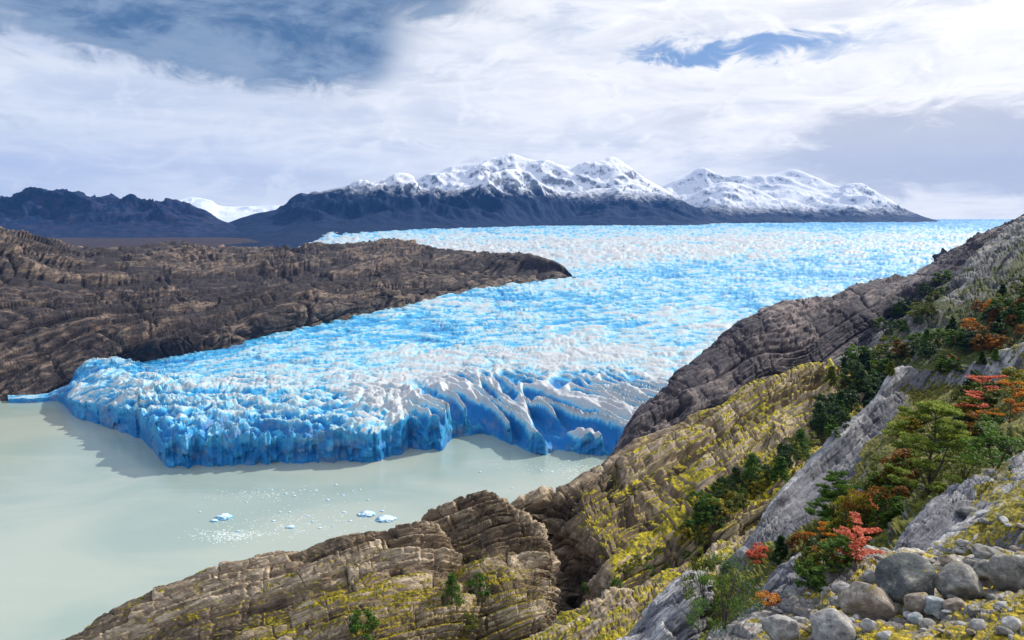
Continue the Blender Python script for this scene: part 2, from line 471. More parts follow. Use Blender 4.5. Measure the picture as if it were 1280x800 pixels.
    h = h * (1 - .72 * fr_m) + fr_m * 8.0 * np.clip(fr_n, -1, 1)
    big = fbm(p / 300 + 3, 3)
    h = h + big * 6 * sstep(Yr - np.broadcast_to(Yf, X.shape).ravel(), 10, 200)
    back = (Yin - Yf[None, :]); nb = int((back.min(1) < 190).sum())
    fX = (Yf * a)[::3]; fY = Yf[::3]
    for r0 in range(nb):
        dd = np.hypot(X[r0][:, None] - fX[None, :], Yin[r0][:, None] - fY[None, :]).min(1)
        back[r0] = np.minimum(back[r0], dd)
    back = back.ravel()
    # rough shattered seracs towards the front edge, smoother where the surface is crusted
    rough = .75 + .6 * (1 - sstep(back, 30, 160)) - .25 * sstep(Yr, 2000, 6000)
    h = h * rough
    fine = fbm(p / 4.2, 3) * sstep(1 / Yr, 1 / 1500, 1 / 700)
    h = h + fine * 1.1
    thin = np.interp(PX, [0, 60, 90, 150, 200], [.12, .16, .55, .85, 1.0])
    thin = thin + (1 - thin) * sstep(back, 0, 90)
    thin = thin - .42 * sstep(-(X / Yin).ravel(), .34, .60) * sstep(back, 40, 170) * (1 - sstep(Yr, 1200, 1500))
    z = zg(Yr) * thin + h * np.minimum(1, thin + .1)
    # rounded shoulder at the right part of the front
    sh = sstep(PX, 550, 640) * (1 - sstep(back, 0, 120)); z = z - sh * 15
    rim = pn(np.stack([PX / 11, PX * 0, PX * 0 + 3], 1)); z = z - (1 - sstep(back, 0, 16 + 8 * rim)) ** 1.5 * (4.0 + 4 * rim) * thin
    PXo = 640 + FPX * (X / Yin).ravel() * (CP - .07 * SP)
    z = z - 34 * (1 - sstep(PX, 62, 112)) * sstep(back, 8, 50) - sstep(Yr, 1500, 1900) * (84 * np.clip(1 - (PX - 322) / 95, 0, 1) + 160 * (1 - sstep(PX, 316, 324)))
    hn = h / (np.interp(Yr, [500, 1500, 4000, 16000], [4.2, 5.5, 12, 22]))
    z = np.maximum(z, .8).reshape(X.shape)
    # front wall rows
    nw = 26; tt = np.linspace(0, 1, nw)
    z0 = z[0]; rowsX = []; rowsY = []; rowsZ = []
    for k, tk in enumerate(tt[:-1]):
        zz = -4 + (z0 + 4) * tk
        batter = (1 - tk) ** 1.4 * -3.0
        pp = np.stack([px * .8, np.full_like(px, 1.) * Yf * .9, zz], 1)
        nn = fbm(pp / 8. + 2, 4, .6, ridged=True) * 2.6 + pn(pp / 14. + 6) * 5.5 + pn(pp / 6.5 + 16) * 2.2
        cx = np.floor(px / 8.5 + 2 * pn(np.stack([px / 30, px * 0, zz / 20], 1))); cz = np.floor(zz / 8 + rnd(cx, cx * 0, 4) * 3)
        nn = nn + (rnd(cx, cz, 8) - .5) * 4.5
        yy = Yf + batter + nn * math.sin(min(tk, .93) / .93 * math.pi * .94 + .1) * np.clip(z0 / 20, .15, 1)
        rowsX.append(yy * a); rowsY.append(yy); rowsZ.append(zz)
    X = np.vstack([rowsX, X]); Yin = np.vstack([rowsY, Yin]); Z = np.vstack([rowsZ, z])
    co = np.stack([X, Yin, Z], -1)
    # exposed blue ice against weathered white crust: steep or low lying = freshly broken ice
    nrm = normals(co); up = np.abs(nrm[..., 2])
    loc = Z - zg(Yin) * 1.0
    hh = np.vstack([np.zeros((nw - 1, len(px))), hn.reshape(z.shape)])
    reg = fbm(np.stack([Yin.ravel() * 0 + (X / (Yin * .16)).ravel(), np.log(Yin).ravel() * 6, Yin.ravel() * 0 + 2], 1), 3).reshape(Yin.shape)
    # long patches across the flow, a constant size in the picture's middle distance
    pl = np.interp(Yin, [500, 1000, 2000, 5000], [26, 42, 60, 140]); 
    reg2 = fbm(np.stack([X.ravel() / 34, Yin.ravel() / 14, Yin.ravel() * 0], 1), 4, .6).reshape(Yin.shape)
    reg3 = fbm(np.stack([X.ravel() / 90, Yin.ravel() / 50, Yin.ravel() * 0 + 5], 1), 4, .6).reshape(Yin.shape)
    reg2 = reg2 + (reg3 - reg2) * sstep(Yin, 1200, 2400)
    Leff = np.log(Yin) - .60 * np.clip(X / Yin, -.15, .5) * sstep(Yin, 700, 1100) + .16 * reg3 + .05 * reg2
    band = np.interp(Leff, np.log([480, 560, 620, 700, 860, 1000, 1150, 1500, 1750, 2300, 3000, 3800, 4800, 7000, 10000, 17000]),
                     [-.08, -.04, .06, .16, .08, -.12, -.22, -.18, .04, .14, .06, -.08, -.18, -.12, -.18, -.22])
    xr = X / Yin
    band = band - .22 * sstep(-xr, .12, .40) * (1 - sstep(Yin, 900, 1100)) - .04 * np.vstack([np.zeros((nw - 1, len(px))), fr_m.reshape(z.shape)]) + .12 * sstep(-xr, .1, .5) * sstep(Yin, 3000, 4500) - .18 * sstep(xr, .3, .5) * sstep(Yin, 1500, 2500)
    frm = np.vstack([np.zeros((nw - 1, len(px))), (fr_m * np.clip(fr_n, -1, 1)).reshape(z.shape)])
    fleck = pn(np.stack([(xr / .0042).ravel(), ((200 - zg(Yin)) / Yin / .0034).ravel(), Yin.ravel() * 0 + 9], 1)).reshape(Yin.shape) * sstep(Yin, 900, 1700)
    crust = band + .30 * fleck + .50 * frm + .52 * np.clip(hh, -1.2, 1.2) + 1.0 * (up - .80) + .3 * reg + .45 * reg2
    crust[:nw - 1] = -.25 + .25 * pn(np.stack([X[:nw-1].ravel() / 9, Z[:nw-1].ravel() / 14, Z[:nw-1].ravel() * 0], 1)).reshape(nw - 1, -1)
    crust[:nw - 1] += (tt[:-1, None] ** 4) * .35
    dirt = sstep(pn(np.stack([X.ravel() / 35, Yin.ravel() / 24, Yin.ravel() * 0 + 7], 1)).reshape(Yin.shape), .25, .6)
    dirt = dirt * sstep(xr, .02, .2) * sstep(Yin, 560, 600) * (1 - sstep(Yin, 700, 850)) + .8 * np.exp(-((Yin - 2000) / 350) ** 2) * sstep(reg2, -.1, .5)
    dirt = np.clip(dirt + .55 * sstep(reg3, .05, .45) * sstep(Yin, 1500, 2000) * (1 - sstep(Yin, 3600, 5000)), 0, 1)
    dirt[:nw - 1] = 0
    return co, crust, dirt
co, crust, dirt = build_glacier()
m_ice, t, b = new_mat('glacier_ice', .6, .3)
g = t.new('ShaderNodeNewGeometry'); pos = g.outputs['Position']
cr_ = t.attr('crust'); na = t.noise(t.vmul(pos, (.7, 1.0, 1.0)), .16, 8, .74); nd = t.noise(pos, .9, 5, .65)
k = t.m('ADD', cr_, t.m('MULTIPLY', t.m('SUBTRACT', na, .5), 1.25))
c = t.mix(t.smooth(k, -.30, .10), (.008, .18, .48), (.05, .38, .68))
c = t.mix(t.smooth(k, .10, .34), c, (.36, .61, .72))
c = t.mix(t.smooth(k, .38, .54), c, (.51, .54, .57))
c = t.mix(t.m('MULTIPLY', t.smooth(t.noise(pos, .05, 8, .75), .48, .64), .45), c, (.27, .30, .33))
c = t.mix(t.m('MULTIPLY', t.attr('dirt'), t.smooth(nd, .42, .6)), c, (.36, .34, .32))
t.l.new(c, b.inputs['Base Color'])
add_bump(t, b, t.m('ADD', na, t.m('MULTIPLY', nd, .3)), 1.2, .6)
glacier = sheet('glacier', co, m_ice, {'crust': crust, 'dirt': dirt}, label='crevassed blue and white glacier flowing into the lake')

HT = unit((.59, .80, .08)); HN = np.array((.74, -.50, .20)); HN = unit(HN - HT * (HN @ HT))
# ================================================================== BROWN HILL BEYOND THE LAKE (left)
crest = [(-110, 262, 1000), (-40, 277, 1060), (0, 284, 1100), (30, 288, 1150), (60, 294, 1220), (95, 304, 1300), (140, 308, 1360), (180, 310, 1400), (215, 307, 1450), (250, 309, 1480), (300, 310, 1520), (340, 312, 1560), (400, 308, 1600), (440, 302, 1640), (480, 299, 1660), (520, 303, 1680), (560, 309, 1680), (600, 314, 1670), (650, 319, 1660), (685, 327, 1630), (704, 335, 1600), (714, 345, 1560)]
mid = [(-110, 340, 860), (-40, 345, 880), (0, 352, 900), (80, 365, 940), (180, 372, 1000), (280, 368, 1070), (380, 352, 1170), (480, 345, 1310), (560, 341, 1430), (640, 338, 1560), (700, 341, 1570), (716, 346, 1550)]
low = [(-110, 440, 770), (-40, 440, 780), (0, 440, 790), (80, 430, 815), (180, 418, 850), (280, 402, 905), (380, 382, 1005), (480, 366, 1140), (560, 357, 1315), (640, 350, 1455), (700, 345, 1530), (718, 347, 1540)]
base = [(-110, 520, 715), (0, 503, 728), (40, 497, 742), (100, 483, 775), (190, 457, 835), (270, 440, 870), (330, 421, 930), (400, 405, 1005), (460, 391, 1090), (560, 370, 1290), (640, 357, 1440), (700, 350, 1520), (720, 348, 1530)]
co, ms = loft([drop(crest, 400, -90), crest, mid, low, base, drop(base, -30, -50)], 1.15)
_co0 = co.copy(); co, vary, fine = rock_surface(co, 17, HN, HT, amp=.50, block=1.15, big=1.0, elong=2.6, seed=3, bias=-.45)
_pxh, _ = project(co); _w = (1 - sstep(_pxh, 640, 706))[..., None]; co = _co0 * (1 - _w) + co * _w; co[..., 2] += 7 * sstep(_pxh, 560, 640) * (1 - sstep(_pxh, 690, 712))
m = rock_mat('brown_schist', 8.0, (.008, .007, .011), (.034, .027, .028), (.27, .20, .15), moss=False, rough=.8, vw=.22, strata=HN, strike=HT)
sheet('brown_hill', co, m, {'vary': vary, 'moss': ms}, label='bare dark brown rocky hill at left of the glacier')

# ================================================================== DISTANT MOUNTAINS
def mountain(name, rows, S, amp, mat, label, seed=0, spacing=1.1):
    co, ms = loft(rows, spacing)
    n = normals(co); view = np.array([0, 0, 3000.]) - co
    n = n * np.sign(np.sum(n * view, -1, keepdims=True))
    p = co.reshape(-1, 3)
    wpx = np.stack([pn(p / (S * 2) + 5 + seed), pn(p / (S * 2) + 15 + seed), pn(p / (S * 2) + 25)], 1) * S * .35
    q = (p + wpx) * np.array([1, 1, .35])
    r = fbm(q / S + seed, 6, .44, ridged=True); r = np.sign(r) * np.abs(r) ** 1.25
    r2 = fbm(p / (S * .22) + seed, 3, .55)
    d = ((r - .35) * S * .42 + r2 * S * .02) * amp
    zm = co[..., 2].max(0, keepdims=True); env = 1 - .86 * np.exp(-((zm - co[..., 2]) / (S * .06)) ** 2)
    env = env * (.10 + .90 * sstep(co[..., 2], 110, 300))
    out = co + n * (d.reshape(co.shape[:2]) * env)[..., None]
    return sheet(name, out, mat, {'moss': ms, 'relief': r.reshape(co.shape[:2])}, label=label, bvh=False)
def mtn_mat(name, snow_lo, snow_hi, dark, rock, snow=(.80, .83, .90), scale=1.0, moss=False):
    m, t, b = new_mat(name, .9, .15)
    g = t.new('ShaderNodeNewGeometry'); pos = g.outputs['Position']
    sp = t.new('ShaderNodeSeparateXYZ'); t.l.new(pos, sp.inputs[0])
    sn = t.new('ShaderNodeSeparateXYZ'); t.l.new(g.outputs['Normal'], sn.inputs[0])
    n1 = t.noise(pos, .004 * scale, 8, .65); n2 = t.noise(pos, .018 * scale, 8, .7)
    h = t.m('ADD', sp.outputs[2], t.m('MULTIPLY', t.m('SUBTRACT', n1, .5), (snow_hi - snow_lo) * 1.2))
    h = t.m('ADD', h, t.m('MULTIPLY', t.m('SUBTRACT', n2, .5), (snow_hi - snow_lo) * 1.6))
    k = t.smooth(h, snow_lo, snow_hi)
    steep = t.smooth(t.m('ADD', sn.outputs[2], t.m('MULTIPLY', t.m('SUBTRACT', n2, .5), 1.9)), .38, .70)
    snowm = t.m('MULTIPLY', k, t.m('ADD', t.m('MULTIPLY', steep, .75), t.m('MULTIPLY', k, .25)))
    c = t.mix(t.smooth(n2, .45, .62), dark, rock)
    c = t.mix(snowm, c, snow)
    t.l.new(c, b.inputs['Base Color'])
    add_bump(t, b, n2, 25 / scale, .7)
    return m
# far ice cap and a small white peak, between the dark left mountains and the snowy range
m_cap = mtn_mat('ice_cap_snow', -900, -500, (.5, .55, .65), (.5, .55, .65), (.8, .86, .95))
cr0 = [(150, 268, 11600), (200, 262, 11600), (222, 251, 11600), (240, 247, 11600), (262, 250, 11600), (280, 258, 11600), (350, 257, 11600), (400, 259, 11600), (460, 262, 11600)]
mountain('ice_cap', [drop(cr0, 500, -200), cr0, [(p[0], 285, 9800) for p in cr0], [(p[0], 300, 8800) for p in cr0]], 500, .35, m_cap, 'far pale ice cap beyond the dark mountains', 2)
m_dark = mtn_mat('haze_blue_forest', 900, 1100, (.005, .018, .060), (.035, .036, .075))  # blue of the distant haze is painted into forest and rock colours
crl = [(-120, 262, 5200), (-40, 258, 5200), (0, 254, 5200), (20, 250, 5200), (38, 243, 5200), (65, 240, 5200), (95, 242, 5200), (115, 247, 5200), (135, 246, 5200), (170, 252, 5200), (195, 257, 5250), (212, 252, 5250), (235, 257, 5300), (262, 268, 5300), (280, 278, 5300), (320, 288, 5300), (345, 296, 5300)]
mountain('left_mountain', [drop(crl, 900, -250), crl, [(p[0], 282 + (p[0] > 250) * 8, 4600) for p in crl], [(p[0], 305, 4000) for p in crl], [(p[0], 320, 3300) for p in crl]], 300, 1.25, m_dark, 'dark blue mountain with a rounded top at far left', 4)
m_range = mtn_mat('snowy_range', 375, 520, (.003, .015, .055), (.010, .024, .062))  # haze blue is mixed into the dark woods and rock here too
crb = [(480, 252, 8200), (520, 226, 8200), (548, 214, 8200), (570, 206, 8200), (600, 203, 8200), (620, 198, 8200), (640, 193, 8200), (662, 200, 8200), (690, 204, 8200), (712, 209, 8200), (740, 203, 8200), (765, 196, 8200), (785, 207, 8200), (805, 222, 8200), (830, 236, 8200), (860, 258, 8200), (890, 277, 8200), (905, 285, 8200)]
mountain('snowy_mountain', [drop(crb, 900, -350), crb, [(p[0] + 4, 228 + (p[1] - 193) * .55, 7600) for p in crb], [(p[0], 262 + (p[1] - 193) * .25, 6900) for p in crb], [(p[0], 287, 6000) for p in crb]], 700, .62, m_range, 'snow covered mountain with the two highest peaks behind the glacier', 9)
crf = [(262, 292, 5600), (285, 279, 5600), (320, 268, 5600), (352, 262, 5700), (372, 250, 5800), (405, 240, 5900), (440, 233, 6000), (470, 228, 6000), (488, 222, 6000), (503, 217, 6000), (516, 222, 6000), (526, 236, 6000), (560, 238, 6000), (590, 232, 6000), (618, 220, 6000), (640, 212, 6000), (662, 219, 6000), (690, 236, 6000), (715, 252, 6000), (745, 265, 6000), (778, 277, 6000), (800, 281, 6000)]
crf = [(p[0], p[1], p[2] + max(0, p[0] - 560) * 6) for p in crf]
def foot(px, y):
    Ys = np.linspace(1500, 9500, 1600); u = slope_of(px, y)[1]
    return float(Ys[np.argmax(CAM_Z + u * Ys <= zg(Ys) - 6)])
fb = [(p[0], float(np.interp(p[0], [262, 330, 400, 500, 640, 720, 800], [310, 308, 298, 290, 285, 282, 280.5]))) for p in crf]
fb = [(x, y, foot(x, y)) for x, y in fb]
crf = [(p[0], p[1], max(p[2], q[2] + 500)) for p, q in zip(crf, fb)]
mountain('dark_foothill_range', [drop(crf, 700, -250), crf, [(p[0], .55 * p[1] + .45 * q[1], .65 * p[2] + .35 * q[2]) for p, q in zip(crf, fb)], [(p[0], .2 * p[1] + .8 * q[1], .28 * p[2] + .72 * q[2]) for p, q in zip(crf, fb)], fb, drop(fb, -120, -60)], 480, .8, m_range, 'dark blue wooded range with a snow dusted crest in the centre', 13)
crf2 = [(660, 275, 7000), (700, 252, 7200), (740, 236, 7400), (780, 238, 7400), (815, 246, 7400), (850, 262, 7300), (885, 279, 7200)]
mountain('dark_spur', [drop(crf2, 300, -150), crf2, [(p[0] + 2, 262 + (p[1] - 236) * .4, 6800) for p in crf2], [(p[0], 286, 6000) for p in crf2]], 420, .7, m_range, 'dark spur below the right hand high peak', 19)
m_range2 = mtn_mat('snowy_range_far', 235, 400, (.006, .018, .052), (.016, .03, .07), scale=.8)  # dark slopes carry the blue of the air in their own colour
crr = [(800, 262, 9800), (830, 233, 9800), (855, 221, 9800), (878, 210, 9800), (900, 219, 9800), (930, 221, 9800), (960, 219, 9800), (990, 211, 9800), (1015, 219, 9800), (1045, 233, 9800), (1062, 231, 9800), (1078, 230, 9800), (1100, 243, 9800), (1130, 262, 9800), (1155, 274, 9800), (1175, 284, 9800)]
mountain('right_snowy_mountain', [drop(crr, 900, -350), crr, [(p[0], 240 + (p[1] - 211) * .5, 9200) for p in crr], [(p[0], 264 + (p[1] - 211) * .2, 8500) for p in crr], [(p[0], 283, 7800) for p in crr]], 700, .5, m_range2, 'snowy mountain sloping down to the ice horizon at right', 23)
crs = [(840, 262, 8600), (868, 242, 8600), (905, 227, 8600), (945, 236, 8600), (975, 252, 8600), (998, 272, 8600), (1010, 284, 8600)]
mountain('snowy_foothill', [drop(crs, 300, -200), crs, [(p[0] + 2, 258 + (p[1] - 227) * .35, 8100) for p in crs], [(p[0], 284, 7300) for p in crs]], 420, .6, m_range2, 'lower snowy foothill in front of the right hand mountain', 29)
# flat brown land between the brown hill and the left mountain
rb = [(-120, 296, 3800), (0, 297, 3800), (120, 298, 3800), (220, 297, 3800), (300, 298, 3800), (342, 304, 3500)]
co, ms = loft([drop(rb, 400, -60), rb, [(p[0], 306, 2900) for p in rb], [(p[0], 330, 2000) for p in rb]], 1.5)
p = co.reshape(-1, 3); co[..., 2] += (fbm(p / 160, 4) * 7).reshape(co.shape[:2])
m_land = rock_mat('heath_land', 40, (.014, .011, .016), (.040, .024, .028), (.08, .055, .055), moss=False)
sheet('heath_plain', co, m_land, {'vary': ms, 'moss': ms}, label='flat reddish brown land below the left mountain')

# ================================================================== NEAR TERRAIN
def near(name, rows, S, mat, label, kind='structure', spacing=1.0, cat=None, bn=None, bs=None, **kw):
    co, ms = loft(rows, spacing)
    co, vary, fine = rock_surface(co, S, STR_N if bn is None else bn, ST if bs is None else bs, **kw)
    return sheet(name, co, mat, {'vary': vary, 'moss': ms}, kind=kind, label=label, cat=cat)
grey = ((.050, .050, .062), (.23, .23, .25), (.58, .57, .56))
tan = ((.032, .024, .018), (.225, .168, .112), (.66, .54, .39))
# dark violet slope falling to the ice
c3 = [(745, 590, 325), (758, 572, 330), (770, 556, 335), (782, 530, 345), (797, 508, 355), (825, 492, 370), (842, 462, 390), (870, 440, 410), (905, 412, 440), (930, 395, 455), (975, 377, 490), (1040, 366, 540), (1080, 352, 570), (1120, 345, 590), (1142, 341, 600), (1180, 316, 600), (1230, 290, 590), (1300, 262, 580)]
m3 = [(752, 640, 300), (765, 620, 302), (800, 575, 312), (850, 535, 335), (900, 495, 362), (950, 462, 395), (1000, 438, 430), (1050, 412, 460), (1100, 392, 490), (1140, 372, 505), (1200, 346, 510), (1300, 305, 510)]
m_violet = rock_mat('violet_rock', 4.6, (.022, .020, .030), (.062, .054, .070), (.34, .28, .26), moss=False, strata=STR_N)
near('dark_slope', [drop(c3, 60, -70), c3, m3, drop(m3, -70, -90)], 5.0, m_violet, 'dark violet grey rock slope beside the glacier at right', amp=.75, block=.85, big=.5, elong=3.5, seed=5, bias=-.8)
# right hill
c4 = [(985, 520, 285, .3), (1010, 480, 292, .3), (1040, 452, 300, .2), (1075, 430, 315, .2), (1110, 405, 335, .25), (1150, 372, 360, .3), (1180, 346, 385, .3), (1215, 314, 400, .2), (1250, 289, 410, .1), (1300, 262, 415, .2)]
m4 = [(1000, 545, 258, .6), (1060, 498, 265, .75), (1100, 465, 272, .6), (1150, 430, 282, .5), (1200, 398, 292, .5), (1300, 345, 302, .5)]
l4 = [(1000, 610, 222, .9), (1060, 560, 225, .95), (1100, 530, 225, .9), (1150, 505, 222, .85), (1200, 480, 218, .85), (1300, 450, 210, .9)]
mc_dark = ((.045, .065, .012), (.13, .13, .018), (.020, .034, .012))
m_hill = rock_mat('hillside_rock', 3.4, (.04, .04, .045), (.12, .12, .125), (.33, .32, .30), mcols=mc_dark, strata=STR_N, up=(.2, .75))
near('right_hillside', [drop(c4, 60, -60), c4, m4, l4, drop(l4, -60, -50)], 3.8, m_hill, 'steep grey and mossy hillside at upper right', amp=.85, block=1.0, big=.45, elong=5, seed=8, bias=-.8)
# mossy ledges ridge
c2 = [(618, 660, 172, .1), (636, 641, 175, .15), (650, 629, 178, .2), (700, 602, 188, .25), (740, 582, 195, .3), (770, 566, 200, .3), (800, 549, 208, .3), (835, 530, 215, .3), (860, 515, 222, .35), (900, 500, 231, .45), (935, 482, 240, .5), (975, 466, 248, .5), (1000, 458, 255, .6), (1045, 454, 262, .6), (1085, 470, 262, .6)]
a2 = [(630, 690, 172, .2), (680, 662, 172, .2), (735, 632, 170, .45), (800, 598, 186, .55), (860, 566, 198, .6), (930, 530, 212, .65), (1000, 500, 226, .65), (1025, 505, 228, .7), (1080, 500, 235, .8)]
b2 = [(655, 745, 168, .0), (695, 715, 166, .0), (722, 700, 152, .1), (760, 680, 148, .5), (820, 640, 170, .6), (880, 602, 180, .65), (940, 572, 190, .6), (985, 548, 198, .5), (1015, 560, 196, .7), (1070, 530, 205, .8)]
l2 = [(680, 800, 152, .0), (712, 778, 150, .0), (735, 765, 134, .2), (772, 742, 127, .5), (830, 700, 142, .7), (890, 660, 150, .8), (950, 625, 158, .85), (1010, 600, 165, .8), (1070, 570, 180, .85)]
m_moss = rock_mat('mossy_schist', 2.8, *tan, strata=STR_N, moss_t=1.61, stain=(.12, .06, .02))
near('mossy_ridge', [drop(c2, 22, -45), c2, a2, b2, l2, drop(l2, -40, -35)], 3.0, m_moss, 'ledged tan rock ridge patched with yellow green moss in the centre right', spacing=.85, amp=1.05, block=1.45, big=.4, elong=4.2, seed=12, bias=-.75)
# lower left ridge and its rounded end
c1 = [(-60, 870, 116, .2), (55, 803, 123, .2), (90, 788, 125, .2), (130, 765, 128, .25), (185, 742, 131, .2), (240, 720, 134, .15), (290, 704, 136, .1), (340, 690, 138, .1), (385, 680, 140, .1), (420, 671, 141, .1), (470, 661, 143, .1), (515, 652, 144, .1), (540, 655, 145, .2), (556, 668, 146, .3), (572, 692, 146, .4)]
a1 = [(40, 880, 108, .3), (150, 828, 113, .4), (260, 785, 117, .4), (350, 755, 121, .4), (430, 728, 125, .4), (510, 708, 130, .35), (550, 712, 134, .3), (585, 735, 137, .5)]
b1 = [(150, 960, 92, .3), (250, 905, 98, .4), (350, 860, 101, .45), (430, 828, 105, .5), (520, 790, 112, .6), (570, 772, 118, .7), (600, 775, 122, .7)]
m_tan = rock_mat('tan_schist', 1.3, *tan, strata=N1, strike=ST1, stain=(.14, .055, .015), mcols=((.17, .14, .010), (.44, .34, .015), (.06, .07, .012)))
near('lower_left_ridge', [drop(c1, 10, -40), c1, a1, b1, drop(b1, -25, -30)], 1.35, m_tan, 'long tan layered rock ridge rising from the lower left corner', amp=.95, block=1.25, big=.45, elong=4.5, seed=21, bias=-.7, bn=N1, bs=ST1)
cd = [(488, 760, 148, .5), (500, 705, 150, .4), (516, 668, 152, .2), (528, 648, 153, .1), (545, 633, 155, .1), (575, 619, 157, .1), (605, 612, 158, .1), (625, 618, 158, .1), (645, 634, 158, .15), (668, 650, 157, .2), (685, 676, 155, .2), (697, 712, 152, .2), (706, 770, 147, .2), (712, 830, 140, .2)]
ad = [(505, 780, 138, .7), (530, 735, 140, .5), (560, 700, 143, .35), (600, 680, 145, .35), (640, 690, 145, .3), (672, 715, 143, .3), (692, 760, 140, .3), (704, 820, 136, .2)]
bd = [(520, 830, 122, .7), (560, 795, 125, .7), (600, 765, 127, .65), (640, 765, 127, .6), (680, 790, 126, .4), (705, 850, 120, .2)]
near('rounded_knoll', [drop(cd, 8, -40), cd, ad, bd, drop(bd, -20, -30)], 1.4, m_tan, 'rounded tan rock knoll above the lake at bottom centre', amp=.95, block=1.3, big=.4, elong=3.6, seed=27, bias=-.6, bn=N1, bs=ST1)
# mossy apron at the bottom centre
c9 = [(560, 860, 78, .3), (620, 832, 80, .35), (670, 806, 82, .4), (705, 785, 84, .4), (760, 752, 88, .3), (815, 733, 92, .35), (865, 705, 96, .4), (900, 690, 100, .4), (950, 670, 104, .4)]
a9 = [(590, 930, 55, .35), (680, 880, 56, .4), (760, 830, 58, .4), (840, 790, 62, .4), (900, 760, 66, .4), (960, 735, 70, .4)]
m_apron = rock_mat('mossy_slab', .9, *tan, strata=STR_N, mcols=((.24, .20, .010), (.60, .48, .02), (.08, .10, .012)))
near('mossy_slab', [drop(c9, 8, -25), c9, a9, drop(a9, -15, -12)], .75, m_apron, 'sloping slab with yellow moss at the bottom centre', amp=1.0, block=1.3, big=.8, elong=4, seed=31)
# grey fin
c5 = [(900, 715, 74, .1), (918, 695, 75, .1), (930, 680, 76, .1), (960, 641, 80, .0), (985, 612, 84, 0), (1000, 594, 86, 0), (1050, 547, 92, 0), (1075, 522, 95, 0), (1092, 503, 97, 0), (1108, 485, 99, 0), (1118, 474, 100, 0), (1130, 469, 101, .1), (1150, 473, 101, .3), (1180, 472, 101, .4), (1205, 468, 100, .3), (1240, 455, 98, .3), (1262, 444, 97, .2), (1310, 428, 96, .2)]
a5 = [(922, 722, 70, .1), (945, 700, 70, .0), (975, 668, 73, .0), (1010, 628, 78, .0), (1055, 580, 84, .1), (1090, 545, 89, .2), (1112, 515, 93, .2), (1128, 492, 97, .3), (1150, 488, 98, .6), (1200, 488, 95, .7), (1250, 478, 91, .7), (1310, 462, 88, .7)]
b5 = [(945, 748, 62, .5), (975, 720, 62, .5), (1015, 680, 66, .5), (1050, 640, 70, .7), (1085, 590, 77, .8), (1115, 555, 82, .8), (1150, 545, 82, .8), (1200, 535, 80, .9), (1250, 520, 76, .9), (1310, 500, 72, .9)]
l5 = [(950, 790, 52, .8), (990, 765, 50, .8), (1040, 730, 50, .8), (1090, 680, 52, .9), (1140, 640, 55, .9), (1200, 620, 55, .9), (1310, 580, 52, .9)]
mc_g = ((.085, .09, .015), (.26, .23, .03), (.045, .055, .015))
m_fin = rock_mat('grey_slab_rock', .9, *grey, strata=STR_N, mcols=mc_g)
co, ms = loft([drop(c5, 5, -32), c5, a5, b5, l5, drop(l5, -10, -20)], 1.0)
co, vary, fine = rock_surface(co, .8, STR_N, ST, amp=.8, block=.8, big=.7, elong=9, seed=35, layer=.8, bias=-.4)
sheet('grey_fin_ridge', co, m_fin, {'vary': vary, 'moss': ms}, label='pale grey rock fin rising diagonally to a sharp point')
# brushy hollow between the fin and the boulders
c6 = [(860, 745, 62, .8), (900, 722, 58, .8), (950, 700, 55, .8), (1000, 668, 53, .8), (1050, 640, 50, .8), (1110, 610, 48, .9), (1180, 580, 47, .9), (1240, 555, 46, .9), (1310, 530, 45, .9)]
a6 = [(860, 800, 46, .7), (920, 765, 41, .7), (980, 735, 38, .7), (1040, 700, 35, .8), (1100, 670, 33, .9), (1180, 630, 33, .9), (1310, 580, 32, .9)]
b6 = [(850, 870, 32, .6), (930, 820, 28, .6), (1000, 780, 25, .6), (1060, 745, 23.5, .6), (1120, 715, 23, .7), (1200, 690, 23, .7), (1310, 640, 23, .8)]
m_hollow = rock_mat('brushy_ground', .55, (.03, .03, .025), (.10, .095, .08), (.34, .33, .31), mcols=((.085, .10, .012), (.24, .22, .02), (.04, .055, .012)))
near('brushy_hollow', [drop(c6, 8, -10), c6, a6, b6, drop(b6, -5, -6)], .45, m_hollow, 'mossy hollow with bushes between the grey fin and the boulders', amp=1.1, block=1.0, big=1.2, elong=2.5, seed=41)
# boulder terrace
c8 = [(840, 835, 18.0, .1), (880, 806, 18.6, .1), (915, 784, 19, .1), (950, 765, 19.4, .15), (985, 748, 19.8, .15), (1012, 722, 20.4, .1), (1035, 702, 20.8, .2), (1060, 692, 21.2, .25), (1100, 688, 21.4, .35), (1150, 690, 21, .4), (1200, 696, 20.5, .25), (1250, 690, 20, .25), (1320, 680, 19.5, .3)]
a8 = [(835, 880, 14.5, .1), (900, 845, 14.8, .1), (960, 810, 15.2, .42), (1020, 780, 15.6, .45), (1090, 762, 15.8, .42), (1160, 755, 15.6, .36), (1220, 752, 15, .4), (1262, 742, 14.8, .45), (1330, 735, 14.5, .5)]
b8 = [(820, 980, 9.5, .5), (950, 925, 9.8, .5), (1100, 880, 10, .5), (1250, 860, 9.8, .7), (1380, 850, 9.5, .7)]
k8 = [('w', -1.5, 3.0, 196.6, .5), ('w', 0.5, 2.6, 197.3, .5), ('w', 3.5, 2.6, 197.6, .5), ('w', 6.5, 3.0, 197.8, .5), ('w', 9, 3.5, 198, .5)]
m_near = rock_mat('near_ground_rock', .26, (.045, .043, .045), (.22, .205, .195), (.62, .60, .56), mcols=((.24, .19, .012), (.66, .48, .02), (.08, .09, .012)), stain=(.16, .045, .02))
near('boulder_terrace', [drop(c8, 2.5, -5), c8, a8, b8, k8, drop(k8, -6, .5)], .42, m_near, 'stony mossy terrace in the lower right corner', spacing=.9, amp=.55, block=1.1, big=.5, elong=1.6, seed=47, bias=-.3)

